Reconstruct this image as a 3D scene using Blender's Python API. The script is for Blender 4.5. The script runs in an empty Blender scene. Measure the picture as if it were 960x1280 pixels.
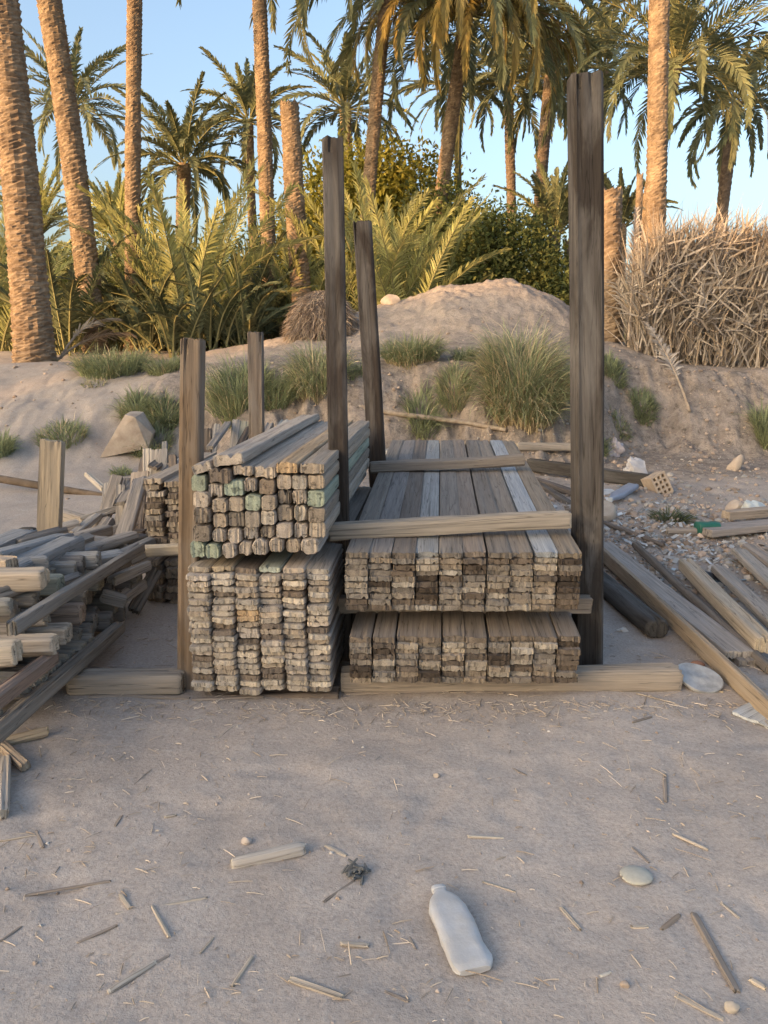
import bpy, math, random
import numpy as np
from mathutils import Vector, Matrix

R = random.Random(7)
NR = np.random.default_rng(11)
rad = math.radians
scene = bpy.context.scene
COL = scene.collection

# ------------------------------------------------------------------ camera
PITCH = rad(11.5)
EYE = 1.5
FPX = 985.0
CP, SP = math.cos(PITCH), math.sin(PITCH)
cam_d = bpy.data.cameras.new("camera")
cam_d.sensor_fit = 'VERTICAL'
cam_d.sensor_height = 36.0
cam_d.lens = 36.0 * FPX / 1280.0
cam_d.clip_start = 0.05
cam_d.clip_end = 2000
cam = bpy.data.objects.new("camera", cam_d)
COL.objects.link(cam)
cam.location = (0, 0, EYE)
cam.rotation_euler = (rad(90) - PITCH, 0, 0)
scene.camera = cam


def ray(px, py):
    dx, dy = (px - 480) / FPX, (640 - py) / FPX
    return dx, CP + dy * SP, -SP + dy * CP


def at(px, py, Y):
    a, b, c = ray(px, py)
    t = Y / b
    return Vector((a * t, Y, EYE + c * t))


# ------------------------------------------------------------------ noise
def _hash(ix, iy, s):
    n = (ix * 374761393 + iy * 668265263 + s * 974634777) & 0xFFFFFFFF
    n = ((n ^ (n >> 13)) * 1274126177) & 0xFFFFFFFF
    n = n ^ (n >> 16)
    return (n & 0xFFFF) / 65535.0 * 2 - 1


def vnoise(x, y, s=0):
    x = np.asarray(x, float); y = np.asarray(y, float)
    ix = np.floor(x).astype(np.int64); iy = np.floor(y).astype(np.int64)
    fx = x - ix; fy = y - iy
    u = fx * fx * fx * (fx * (fx * 6 - 15) + 10); v = fy * fy * fy * (fy * (fy * 6 - 15) + 10)
    a = _hash(ix, iy, s); b = _hash(ix + 1, iy, s); c = _hash(ix, iy + 1, s); d = _hash(ix + 1, iy + 1, s)
    return (a * (1 - u) + b * u) * (1 - v) + (c * (1 - u) + d * u) * v


def fbm(x, y, s=0, o=4, g=0.5):
    t = 0; a = 1.0; n = 0
    for k in range(o):
        t = t + a * vnoise(x * 2 ** k + 17.3 * k, y * 2 ** k - 9.1 * k, s + k); n += a; a *= g
    return t / n


def sst(a, b, x):
    t = np.clip((x - a) / (b - a), 0, 1)
    return t * t * (3 - 2 * t)


# ------------------------------------------------------------------ terrain
def bank_t(X, Y):
    n = fbm(X * 0.7, Y * 0.5, 3, 3)
    foot = np.interp(X, [-9, -4.5, -3, -1, 2.2, 3.3, 9], [8.0, 8.2, 8.4, 8.5, 8.5, 9.6, 9.9]) + 0.45 * n
    top = np.interp(X, [-9, -4.5, -3, -1, 2.2, 3.3, 9], [11.6, 11.4, 10.9, 10.0, 10.0, 10.9, 11.1]) + 0.25 * n
    return np.clip((Y - foot) / (top - foot), 0, 1)


_fr = random.Random(77)
SCUFFS = []
for _ in range(26):
    _x, _y, _a = _fr.uniform(-1.9, 2.1), _fr.uniform(1.35, 3.05), _fr.uniform(-0.5, 0.5) + _fr.choice([0, 0, 1.5])
    SCUFFS.append((_x, _y, _a, 0.047, 0.125, _fr.uniform(0.003, 0.006)))
    if _fr.random() < 0.6:
        SCUFFS.append((_x + 0.22 * math.cos(_a) + 0.55 * math.sin(_a), _y + 0.5 * math.cos(_a), _a + _fr.uniform(-.2, .2), 0.045, 0.12, _fr.uniform(0.003, 0.006)))


def scuffs(X, Y):
    """Shallow shoe prints with a pushed-up rim in the trodden dust."""
    z = 0 * X
    for (x, y, a, rw, rl, d) in SCUFFS:
        u = ((X - x) * math.cos(a) - (Y - y) * math.sin(a)) / rw; v = ((X - x) * math.sin(a) + (Y - y) * math.cos(a)) / rl
        q = u * u + v * v
        z = z - d * np.exp(-q ** 2) + 0.5 * d * np.exp(-((np.sqrt(q) - 1.35) / 0.25) ** 2)
    return z


def height(X, Y, fine=True):
    X = np.asarray(X, float); Y = np.asarray(Y, float)
    z = 0.25 * sst(5, 9, Y)
    t = bank_t(X, Y)
    lw = 1 - sst(-3.5, -2, X)                       # the left slope is gentle
    prof = (t * t * (3 - 2 * t)) * (1 - lw) + lw * (0.5 * t + 0.5 * t * t * (3 - 2 * t))
    z = z + 1.05 * prof
    z = z + 0.15 * sst(11, 16, Y)
    crest = np.interp(X, [-6, -3.4, -2, -1, 0, 0.9, 2.2, 2.8, 3.4, 4.2, 6],
                      [0, .03, .30, .55, .86, 1.17, 1.25, 1.0, .62, .12, 0])
    crest = crest + 0.10 * fbm(X * 1.6, Y * 1.6, 21, 3) * np.clip(crest * 2, 0, 1)
    yy = Y - 13.8
    z = z + crest * np.exp(-(yy / np.where(yy < 0, 2.3, 2.0)) ** 2)
    z = z + 0.10 * fbm(X * 0.6, Y * 0.6, 5, 3) * sst(6, 10, Y)
    rough = np.clip(4 * t * (1 - t), 0, 1)
    steep = (0.12 * sst(7.8, 9, Y) + rough) * (1 - 0.75 * lw) * (1 - 0.7 * sst(12.5, 14.5, Y))
    rid = 1 - np.abs(fbm(X * 1.9, Y * 0.9, 31, 4, 0.55)) * 2.2          # gullies running down the cut
    z = z + steep * (0.09 * fbm(X * 3.1, Y * 2.4, 8, 4, 0.6) - 0.17 * np.clip(rid - 0.35, 0, 1) + 0.055 * np.abs(fbm(X * 7.5, Y * 6.0, 15, 3, 0.6)))
    z = z + 0.10 * rough * (1 - lw) * (np.floor(3.2 * t + 0.8 * fbm(X * 1.2, Y * 1.2, 55, 3)) / 3.2 - t)   # broken ledges
    z = z + 0.075 * fbm(X * 4, Y * 4, 91, 5, 0.65) * sst(10.5, 12.5, Y) * np.clip(crest * 1.5, 0, 1)
    near = 1 - sst(6, 16, Y)
    if fine:
        z = z + near * (0.016 * fbm(X * 1.3, Y * 1.3, 40, 3) + 0.0075 * fbm(X * 6, Y * 6, 44, 3) + 0.003 * fbm(X * 19, Y * 19, 48, 2))
        z = z + scuffs(X, Y)
        rub = sst(1.2, 2.2, X) * sst(5.0, 6.2, Y) * (1 - sst(9, 10, Y))
        z = z + rub * 0.05 * np.abs(fbm(X * 4, Y * 4, 60, 3))
    return z


def hz(x, y):
    return float(height(np.array([x]), np.array([y]))[0])


def on_ground(px, py, t0=1.0, t1=40):
    a, b, c = ray(px, py)
    n = np.linalg.norm((a, b, c))
    ts = np.linspace(t0, t1, 4000) / n
    X, Y, Z = a * ts, b * ts, EYE + c * ts
    below = np.nonzero(Z < height(X, Y))[0]
    i = below[0] if len(below) else len(ts) - 1
    return Vector((X[i], Y[i], hz(X[i], Y[i])))


# ------------------------------------------------------------------ materials
def nodes_of(m):
    m.use_nodes = True
    nt = m.node_tree
    b = nt.nodes["Principled BSDF"]
    return nt, b


def N(nt, typ, **kw):
    n = nt.nodes.new(typ)
    for k, v in kw.items():
        if k.startswith('i_'):
            n.inputs[k[2:].replace('_', ' ')].default_value = v
        else:
            setattr(n, k, v)
    return n


def L(nt, a, b):
    nt.links.new(a, b)


def ramp(nt, fac, stops):
    r = nt.nodes.new('ShaderNodeValToRGB')
    el = r.color_ramp.elements
    while len(el) < len(stops):
        el.new(0.5)
    for e, (p, c) in zip(el, stops):
        e.position = p
        e.color = (c, c, c, 1) if isinstance(c, (int, float)) else (*c, 1)
    L(nt, fac, r.inputs[0])
    return r.outputs[0]


def mixc(nt, a, b, fac, mode='MIX'):
    m = nt.nodes.new('ShaderNodeMix'); m.data_type = 'RGBA'; m.blend_type = mode
    for sock, v in ((m.inputs[0], fac), (m.inputs[6], a), (m.inputs[7], b)):
        if isinstance(v, (int, float)):
            sock.default_value = v
        elif isinstance(v, tuple):
            sock.default_value = (*v, 1)
        else:
            L(nt, v, sock)
    return m.outputs[2]


def coords(nt, scale, use_random=True):
    tc = N(nt, 'ShaderNodeTexCoord')
    mp = N(nt, 'ShaderNodeMapping')
    mp.inputs['Scale'].default_value = scale
    if use_random:
        oi = N(nt, 'ShaderNodeObjectInfo')
        mu = N(nt, 'ShaderNodeVectorMath', operation='SCALE')
        mu.inputs[0].default_value = (13.1, 7.7, 19.3)
        L(nt, oi.outputs['Random'], mu.inputs['Scale'])
        ad = N(nt, 'ShaderNodeVectorMath', operation='ADD')
        L(nt, tc.outputs['Object'], ad.inputs[0]); L(nt, mu.outputs[0], ad.inputs[1])
        L(nt, ad.outputs[0], mp.inputs['Vector'])
    else:
        L(nt, tc.outputs['Object'], mp.inputs['Vector'])
    return mp.outputs[0]


def noise(nt, vec, scale=1.0, detail=5, rough=0.6, dist=0.0):
    n = N(nt, 'ShaderNodeTexNoise')
    n.inputs['Scale'].default_value = scale; n.inputs['Detail'].default_value = detail
    n.inputs['Roughness'].default_value = rough; n.inputs['Distortion'].default_value = dist
    L(nt, vec, n.inputs['Vector'])
    return n.outputs['Fac']


def bump(nt, b, hgt, strength, dist):
    n = N(nt, 'ShaderNodeBump')
    n.inputs['Strength'].default_value = strength; n.inputs['Distance'].default_value = dist
    L(nt, hgt, n.inputs['Height'])
    L(nt, n.outputs[0], b.inputs['Normal'])


def wood_material(name, stain=0.5, streak=1.0, blotch=(0.42, 0.36, 0.30)):
    """Weathered timber: the object's own colour, fibres along local Y, drying cracks, grey weather blotches."""
    m = bpy.data.materials.new(name); nt, b = nodes_of(m)
    oi = N(nt, 'ShaderNodeObjectInfo')
    fib = noise(nt, coords(nt, (55, 2.2, 55)), 1, 6, 0.65, 0.3)
    fine = noise(nt, coords(nt, (190, 6, 190)), 1, 3, 0.6)
    blot = noise(nt, coords(nt, (9, 1.6, 9)), 1, 5, 0.6, 0.6)
    crk = noise(nt, coords(nt, (34, 0.9, 34)), 1, 3, 0.5, 0.8)
    c = mixc(nt, oi.outputs['Color'], ramp(nt, fib, [(0.25, 0.55), (0.75, 1.35)]), 0.85 * streak, 'MULTIPLY')
    c = mixc(nt, c, ramp(nt, fine, [(0.3, 0.75), (0.7, 1.2)]), 0.6, 'MULTIPLY')
    bl = mixc(nt, oi.outputs['Color'], blotch, 0.6)
    c = mixc(nt, c, bl, mixv(nt, ramp(nt, blot, [(0.45, 0.0), (0.72, 1.0)]), stain))
    dark = ramp(nt, crk, [(0.485, 1.0), (0.5, 0.25), (0.515, 1.0)])
    c = mixc(nt, c, dark, 0.7, 'MULTIPLY')
    L(nt, c, b.inputs['Base Color'])
    b.inputs['Roughness'].default_value = 0.93
    b.inputs['Specular IOR Level'].default_value = 0.15
    hh = mixc(nt, fib, dark, 0.45, 'MULTIPLY')
    bump(nt, b, hh, 0.55, 0.006)
    return m


def mixv(nt, v, k):
    mm = N(nt, 'ShaderNodeMath', operation='MULTIPLY'); mm.inputs[1].default_value = k
    L(nt, v, mm.inputs[0])
    return mm.outputs[0]


def end_material(name, gain=1.0, split=(70, 60, 16)):
    m = bpy.data.materials.new(name); nt, b = nodes_of(m)
    oi = N(nt, 'ShaderNodeObjectInfo')
    base = noise(nt, coords(nt, (24, 24, 24)), 1, 5, 0.65)
    spl = noise(nt, coords(nt, split), 1, 3, 0.55, 0.5)
    spk = noise(nt, coords(nt, (160, 160, 160)), 1, 2, 0.6)
    c = mixc(nt, oi.outputs['Color'], (gain, gain, gain * 0.97), 1.0, 'MULTIPLY')
    c = mixc(nt, c, ramp(nt, base, [(0.25, 0.62), (0.75, 1.25)]), 0.8, 'MULTIPLY')
    c = mixc(nt, c, ramp(nt, spk, [(0.3, 0.7), (0.7, 1.2)]), 0.7, 'MULTIPLY')
    d = ramp(nt, spl, [(0.36, 0.12), (0.42, 1.0), (0.6, 1.0)])
    c = mixc(nt, c, d, 0.55, 'MULTIPLY')
    L(nt, c, b.inputs['Base Color'])
    b.inputs['Roughness'].default_value = 0.95; b.inputs['Specular IOR Level'].default_value = 0.1
    bump(nt, b, mixc(nt, base, d, 0.6, 'MULTIPLY'), 0.9, 0.008)
    return m


def plain_material(name, col, rough=0.8, var=0.25, nscale=20, bstr=0.2, bdist=0.004, spec=0.3, metallic=0.0, col2=None):
    m = bpy.data.materials.new(name); nt, b = nodes_of(m)
    n1 = noise(nt, coords(nt, (nscale,) * 3), 1, 5, 0.6)
    c = mixc(nt, col, col2 if col2 else tuple(x * (1 - var) for x in col), ramp(nt, n1, [(0.35, 0.0), (0.65, 1.0)]))
    L(nt, c, b.inputs['Base Color'])
    b.inputs['Roughness'].default_value = rough; b.inputs['Specular IOR Level'].default_value = spec
    b.inputs['Metallic'].default_value = metallic
    if bstr:
        bump(nt, b, n1, bstr, bdist)
    return m


def leaf_material(name, c1, c2, transl=0.3, nscale=1.5, rough=0.6):
    m = bpy.data.materials.new(name); m.use_nodes = True; nt = m.node_tree
    nt.nodes.clear()
    out = N(nt, 'ShaderNodeOutputMaterial')
    g = N(nt, 'ShaderNodeNewGeometry')
    n1 = noise(nt, coords(nt, (nscale,) * 3, True), 1, 4, 0.7)
    c = mixc(nt, c1, c2, ramp(nt, n1, [(0.35, 0.0), (0.65, 1.0)]))
    v = N(nt, 'ShaderNodeMath', operation='MULTIPLY_ADD'); v.inputs[1].default_value = 0.7; v.inputs[2].default_value = 0.65
    L(nt, g.outputs['Random Per Island'], v.inputs[0])
    c = mixc(nt, c, v.outputs[0], 1.0, 'MULTIPLY')
    pb = N(nt, 'ShaderNodeBsdfPrincipled'); pb.inputs['Roughness'].default_value = rough
    pb.inputs['Specular IOR Level'].default_value = 0.25
    L(nt, c, pb.inputs['Base Color'])
    tr = N(nt, 'ShaderNodeBsdfTranslucent'); L(nt, c, tr.inputs['Color'])
    mx = N(nt, 'ShaderNodeMixShader'); mx.inputs[0].default_value = transl
    L(nt, pb.outputs[0], mx.inputs[1]); L(nt, tr.outputs[0], mx.inputs[2])
    L(nt, mx.outputs[0], out.inputs['Surface'])
    return m


M_WOOD = wood_material("weathered_wood", 0.35, 0.75, (0.29, 0.27, 0.25))
M_GREYWOOD = wood_material("silvered_wood", 0.4, 0.8, (0.34, 0.325, 0.31))
M_POST = wood_material("old_post_wood", 0.95, 1.0, (0.26, 0.238, 0.218))
M_END = end_material("cracked_end_grain", 1.12, (85, 60, 14))
M_BOARDEND = end_material("board_end_grain", 0.80, (85, 60, 14))
M_ROUNDEND = end_material("round_end_grain", 1.1, (42, 42, 42))
M_LEAF_PALM = leaf_material("palm_leaf", (0.145, 0.16, 0.075), (0.205, 0.21, 0.115), 0.32)
M_LEAF_GOLD = leaf_material("sunlit_gold_palm_leaf", (0.28, 0.225, 0.07), (0.36, 0.27, 0.10), 0.35)  # gold of the evening sun put into the hanging fronds' colour
M_LEAF_YOUNG = leaf_material("sunlit_young_palm_leaf", (0.33, 0.335, 0.115), (0.40, 0.385, 0.17), 0.4)  # yellow brightness of sunlit fronds put into the base colour
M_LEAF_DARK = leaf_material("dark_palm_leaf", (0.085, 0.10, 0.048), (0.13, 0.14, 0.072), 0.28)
M_DRY = leaf_material("dry_palm_leaf", (0.30, 0.225, 0.15), (0.40, 0.31, 0.21), 0.15)
M_DRYTAN = leaf_material("tan_dry_leaf", (0.30, 0.235, 0.175), (0.38, 0.31, 0.24), 0.1)
M_DRYGREY = leaf_material("grey_dry_leaf", (0.31, 0.265, 0.22), (0.43, 0.375, 0.32), 0.1)
M_BUSH = leaf_material("bush_leaf", (0.24, 0.215, 0.035), (0.17, 0.18, 0.04), 0.4)
M_BUSHDARK = leaf_material("dark_bush_leaf", (0.10, 0.125, 0.042), (0.17, 0.18, 0.058), 0.38)
M_GRASS = leaf_material("grass_blade", (0.24, 0.27, 0.14), (0.33, 0.345, 0.19), 0.35)
M_GRASSDRY = leaf_material("dry_grass_blade", (0.44, 0.35, 0.21), (0.54, 0.44, 0.28), 0.2)
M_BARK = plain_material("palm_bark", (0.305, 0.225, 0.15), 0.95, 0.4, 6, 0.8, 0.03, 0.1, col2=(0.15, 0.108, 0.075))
M_BARKGREY = plain_material("grey_palm_bark", (0.20, 0.15, 0.11), 0.95, 0.4, 9, 0.5, 0.02, 0.1, col2=(0.12, 0.09, 0.065))  # darker, greyer bark tone
M_RACHIS = plain_material("frond_stem", (0.26, 0.24, 0.11), 0.8, 0.3, 8, 0, 0, 0.2)
M_ROCK = plain_material("rock", (0.47, 0.395, 0.325), 0.95, 0.3, 9, 0.6, 0.02, 0.1, col2=(0.35, 0.28, 0.225))
M_TWIG = plain_material("twig_wood", (0.40, 0.33, 0.26), 0.95, 0.4, 18, 0.3, 0.003, 0.1, col2=(0.26, 0.20, 0.15))


# ------------------------------------------------------------------ objects
def tag(o, label=None, cat=None, group=None, kind=None):
    if label: o['label'] = label
    if cat: o['category'] = cat
    if group: o['group'] = group
    if kind: o['kind'] = kind
    return o


def mesh_of(name, verts, faces, mats, midx=None, smooth=None):
    me = bpy.data.meshes.new(name)
    if isinstance(verts, np.ndarray): verts = verts.tolist()
    if isinstance(faces, np.ndarray): faces = faces.tolist()
    me.from_pydata(verts, [], faces)
    for m in mats: me.materials.append(m)
    if midx is not None:
        me.polygons.foreach_set('material_index', np.asarray(midx, np.int32))
    if smooth is not None:
        me.polygons.foreach_set('use_smooth', np.ones(len(me.polygons), bool))
        if smooth < 180:
            me.set_sharp_from_angle(angle=rad(smooth))
    me.update()
    return me


def obj(name, me, parent=None, loc=None, color=None):
    o = bpy.data.objects.new(name, me)
    COL.objects.link(o)
    if parent is not None: o.parent = parent
    if loc is not None: o.location = loc
    if color is not None: o.color = (*color, 1)
    return o


def empty(name, loc, label, cat, group=None):
    o = bpy.data.objects.new(name, None)
    o.empty_display_size = 0.2
    COL.objects.link(o); o.location = loc
    return tag(o, label, cat, group)


def place(o, A, B, up=(0, 0, 1), fit=None):
    """Local +Y from A to B; the mesh's length 'fit' is stretched onto the distance."""
    A, B = Vector(A), Vector(B)
    d = B - A; ln = d.length; y = d.normalized()
    x = y.cross(Vector(up)).normalized(); z = x.cross(y)
    s = ln / fit if fit else 1.0
    m = Matrix(((x.x, y.x * s, z.x, A.x), (x.y, y.y * s, z.y, A.y), (x.z, y.z * s, z.z, A.z), (0, 0, 0, 1)))
    o.matrix_world = m
    return o


def plank_mesh(name, w, t, ln, rng, rnd=0.15, jit=0.0015, cracks=0, endj=0.003, warp=0.0, mats=None, worn=0.08, skew=0.0, nx=13, bow=0.0):
    """A sawn or worn timber along +Y, centred in X and Z: worn rounded end, drying splits that open at the ends, uneven faces."""
    a, b = w / 2, t / 2
    ex = max(2.3, 1.7 / max(0.03, rnd))                 # outline between a disc and a sharp rectangle
    us = np.linspace(-1.30, 1.30, nx)
    fx = np.sin(us) / math.sin(1.30) * 0.975
    fz = (1 - np.abs(fx) ** ex) ** (1 / ex)
    xs = a * fx
    ys = [0, 0.006, 0.02, 0.07, 0.16] + [0.16 + (ln - 0.32) * k / 7 for k in range(1, 7)] + [ln - 0.16, ln - 0.07, ln - 0.02, ln - 0.006, ln]
    ys = ys if ln > 0.45 else [0, 0.006, 0.02, ln * 0.3, ln * 0.5, ln * 0.7, ln - 0.02, ln - 0.006, ln]
    nr = len(ys)
    jt = [rng.uniform(-jit, jit) for _ in range(nx)]; jb = [rng.uniform(-jit, jit) for _ in range(nx)]
    jt = [(jt[k] + jt[max(0, k - 1)]) * 0.7 for k in range(nx)]; jb = [(jb[k] + jb[max(0, k - 1)]) * 0.7 for k in range(nx)]
    ck = []
    for _ in range(cracks):
        sd_ = rng.random() < 0.5
        ck.append((rng.randrange(2, nx - 2), rng.uniform(0.3, 0.75) if sd_ else 0.1, 0.1 if sd_ else rng.uniform(0.3, 0.75)))
    sd = [rng.uniform(-jit, jit) for _ in range(6)]
    ej = [[rng.uniform(0, endj) for _ in range(2 * nx + 4)] for _ in (0, 1)]
    verts = []
    ph = rng.uniform(0, 6)
    ze = b * (1 - 0.992 ** ex) ** (1 / ex) * 0.8
    for i, y in enumerate(ys):
        de = min(y, ln - y)                            # distance from the nearer end
        sh = 1 - worn * max(0, 1 - de / 0.02) ** 2
        open_ = max(0, 1 - de / 0.10)
        wz = warp * math.sin(y * 2.1 + ph) + bow * (4 * (y / ln) * (1 - y / ln))
        wx = warp * 0.7 * math.sin(y * 1.7 + ph * 2)
        top, bot = [], []
        for k in range(nx):
            lj = 0.6 * jit * math.sin(y * 7 + k * 0.9 + ph)
            zt = b * fz[k] * sh + jt[k] + lj
            zb = -b * fz[k] * sh + jb[k] + lj
            for (c, d1, d2) in ck:
                if c == k:
                    zt -= b * d1 * open_; zb += b * d2 * open_
            if zb > zt - 0.1 * b: zt = zb + 0.1 * b
            top.append((xs[k] * sh + wx, zt + wz)); bot.append((xs[k] * sh + wx, zb + wz))
        rt = ((a + sd[0]) * sh + wx, ze + wz); rb = ((a + sd[1]) * sh + wx, -ze + wz)
        lt = (-(a + sd[2]) * sh + wx, ze + wz); lb = (-(a + sd[3]) * sh + wx, -ze + wz)
        ring = top + [rt, rb] + bot[::-1] + [lb, lt]
        for q, (x, z) in enumerate(ring):
            yy = y
            if i <= 2: yy += (ej[0][q % len(ej[0])] + skew * x) * (1 - i * 0.4)
            if i >= nr - 3: yy -= (ej[1][q % len(ej[1])]) * (1 - (nr - 1 - i) * 0.4)
            verts.append((x, yy, z))
    n = 2 * nx + 4
    faces, mi = [], []
    for i in range(nr - 1):
        for k in range(n):
            k2 = (k + 1) % n
            faces.append((i * n + k, i * n + k2, (i + 1) * n + k2, (i + 1) * n + k)); mi.append(1 if i == 0 or i == nr - 2 else 0)
    for base, rev in ((0, False), ((nr - 1) * n, True)):
        T = [base + k for k in range(nx)]; B = [base + nx + 2 + (nx - 1 - k) for k in range(nx)]
        RT, RB, LB, LT = base + nx, base + nx + 1, base + 2 * nx + 2, base + 2 * nx + 3
        fs = [(T[k], B[k], B[k + 1], T[k + 1]) for k in range(nx - 1)]
        fs += [(T[nx - 1], B[nx - 1], RB, RT), (LT, LB, B[0], T[0])]
        for f in fs:
            faces.append(f if not rev else f[::-1]); mi.append(1)
    mats = mats or [M_WOOD, M_END]
    return mesh_of(name, verts, faces, mats, mi, smooth=32)


def ordn(k):
    return ["first", "second", "third", "fourth", "fifth", "sixth", "seventh", "eighth", "ninth", "tenth", "eleventh", "twelfth",
            "thirteenth", "fourteenth", "fifteenth", "sixteenth", "seventeenth", "eighteenth", "nineteenth", "twentieth",
            "twenty-first", "twenty-second", "twenty-third", "twenty-fourth"][k]


def tube(path, radii, n=8, cap=True):
    """Verts and faces of a tube along a list of points."""
    V, F = [], []
    P = [Vector(p) for p in path]
    prev = None
    for i, p in enumerate(P):
        d = (P[min(i + 1, len(P) - 1)] - P[max(i - 1, 0)]).normalized()
        if prev is None:
            s = d.cross(Vector((0, 0, 1)))
            if s.length < 0.1: s = d.cross(Vector((1, 0, 0)))
        else:
            s = prev - d * prev.dot(d)
        s.normalize(); prev = s
        u = d.cross(s)
        for k in range(n):
            an = 2 * math.pi * k / n
            V.append(p + (s * math.cos(an) + u * math.sin(an)) * radii[i])
    for i in range(len(P) - 1):
        for k in range(n):
            k2 = (k + 1) % n
            F.append((i * n + k, i * n + k2, (i + 1) * n + k2, (i + 1) * n + k))
    if cap:
        F.append(tuple(range(n))[::-1]); F.append(tuple((len(P) - 1) * n + k for k in range(n)))
    return [tuple(v) for v in V], F


def rock_mesh(name, rx, ry, rz, rng, mat, sub=3, rough=0.25, facets=0):
    import bmesh
    bm = bmesh.new()
    bmesh.ops.create_icosphere(bm, subdivisions=sub, radius=1)
    s = rng.randrange(1000)
    for v in bm.verts:
        c = v.co
        k = 1 + rough * float(fbm(np.array([c.x * 1.3 + c.z * 0.9]), np.array([c.y * 1.3 - c.z * 0.7]), s, 3)[0])
        v.co = Vector((c.x * rx * k, c.y * ry * k, c.z * rz * k))
    for _ in range(facets):
        d = Vector((rng.uniform(-1, 1), rng.uniform(-1, 1), rng.uniform(-0.4, 1))).normalized()
        lim = max(v.co.dot(d) for v in bm.verts) * rng.uniform(0.6, 0.85)
        for v in bm.verts:
            q = v.co.dot(d)
            if q > lim: v.co -= d * (q - lim)
    me = bpy.data.meshes.new(name); bm.to_mesh(me); bm.free()
    me.materials.append(mat)
    me.polygons.foreach_set('use_smooth', np.ones(len(me.polygons), bool)); me.set_sharp_from_angle(angle=rad(35))
    return me
# ------------------------------------------------------------------ ground
def axis(dense, lo, hi, ratio=1.09):
    a = list(dense)
    st = a[1] - a[0]; x = a[0]
    left = []
    while x > lo:
        st *= ratio; x -= st; left.append(x)
    st = a[-1] - a[-2]; x = a[-1]; right = []
    while x < hi:
        st *= ratio; x += st; right.append(x)
    return np.array(left[::-1] + a + right)


gx = axis(np.arange(-4.6, 6.6, 0.03), -350, 350, 1.04)
gy = axis(np.concatenate([np.arange(0.9, 5.0, 0.02), np.arange(5.0, 15.6, 0.05)]), -60, 500, 1.06)
GX, GY = np.meshgrid(gx, gy)
GZ = height(GX, GY)
# dune lip in front of the left palms, hollow under the grass in the bank
nx_, ny_ = len(gx), len(gy)
verts = np.stack([GX.ravel(), GY.ravel(), GZ.ravel()], 1)
idx = np.arange(nx_ * ny_).reshape(ny_, nx_)
faces = np.stack([idx[:-1, :-1].ravel(), idx[:-1, 1:].ravel(), idx[1:, 1:].ravel(), idx[1:, :-1].ravel()], 1)
M_GROUND = bpy.data.materials.new("dusty_ground")
nt, b = nodes_of(M_GROUND)
at_ = N(nt, 'ShaderNodeAttribute', attribute_name='soil')
sp_ = N(nt, 'ShaderNodeSeparateColor'); L(nt, at_.outputs['Color'], sp_.inputs[0])
n_big = noise(nt, coords(nt, (0.9,) * 3, False), 1, 6, 0.62, 0.4)
n_mid = noise(nt, coords(nt, (7,) * 3, False), 1, 6, 0.65)
n_fin = noise(nt, coords(nt, (70,) * 3, False), 1, 4, 0.7)
n_spk = noise(nt, coords(nt, (230,) * 3, False), 1, 2, 0.6)
dust = mixc(nt, (0.452, 0.388, 0.340), (0.355, 0.303, 0.264), ramp(nt, n_big, [(0.38, 0), (0.64, 1)]))
dust = mixc(nt, dust, (0.50, 0.44, 0.392), mixv(nt, ramp(nt, n_mid, [(0.52, 0), (0.75, 1)]), 0.5))
loam = mixc(nt, (0.32, 0.265, 0.222), (0.21, 0.171, 0.142), ramp(nt, n_mid, [(0.42, 0), (0.58, 1)]))
sand = mixc(nt, (0.385, 0.333, 0.292), (0.31, 0.264, 0.23), ramp(nt, n_mid, [(0.35, 0), (0.7, 1)]))
c = mixc(nt, dust, loam, sp_.outputs[0])
n_cr = noise(nt, coords(nt, (11,) * 3, False), 1, 6, 0.75, 0.5)
c = mixc(nt, c, mixc(nt, c, ramp(nt, n_cr, [(0.34, 0.45), (0.46, 1.0), (0.7, 1.15)]), 1.0, 'MULTIPLY'), sp_.outputs[0])
c = mixc(nt, c, sand, sp_.outputs[1])
c = mixc(nt, c, (0.20, 0.175, 0.16), mixv(nt, sp_.outputs[2], 0.6))
c = mixc(nt, c, ramp(nt, n_fin, [(0.28, 0.66), (0.5, 1.0), (0.75, 1.2)]), 0.75, 'MULTIPLY')
c = mixc(nt, c, ramp(nt, n_spk, [(0.33, 0.7), (0.45, 1.0), (0.62, 1.0), (0.72, 1.35)]), 0.6, 'MULTIPLY')
L(nt, c, b.inputs['Base Color'])
b.inputs['Roughness'].default_value = 0.97; b.inputs['Specular IOR Level'].default_value = 0.08
hh = N(nt, 'ShaderNodeMath', operation='MULTIPLY_ADD'); hh.inputs[1].default_value = 0.35
L(nt, n_fin, hh.inputs[0]); L(nt, n_mid, hh.inputs[2])
hh2 = N(nt, 'ShaderNodeMath', operation='MULTIPLY_ADD'); hh2.inputs[1].default_value = 0.12
L(nt, n_spk, hh2.inputs[0]); L(nt, hh.outputs[0], hh2.inputs[2])
n_clod = noise(nt, coords(nt, (15,) * 3, False), 1, 5, 0.7, 0.3)
cl = N(nt, 'ShaderNodeMath', operation='MULTIPLY'); L(nt, n_clod, cl.inputs[0]); L(nt, sp_.outputs[0], cl.inputs[1])
hh3 = N(nt, 'ShaderNodeMath', operation='MULTIPLY_ADD'); hh3.inputs[1].default_value = 4.5
L(nt, cl.outputs[0], hh3.inputs[0]); L(nt, hh2.outputs[0], hh3.inputs[2])
bump(nt, b, hh3.outputs[0], 0.55, 0.016)
me = mesh_of("ground", verts, faces, [M_GROUND])
me.polygons.foreach_set('use_smooth', np.ones(len(me.polygons), bool))
soil = np.zeros((nx_ * ny_, 4), np.float32)
T = bank_t(GX, GY)
n5 = fbm(GX * 0.8, GY * 0.8, 70, 4)
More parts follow.
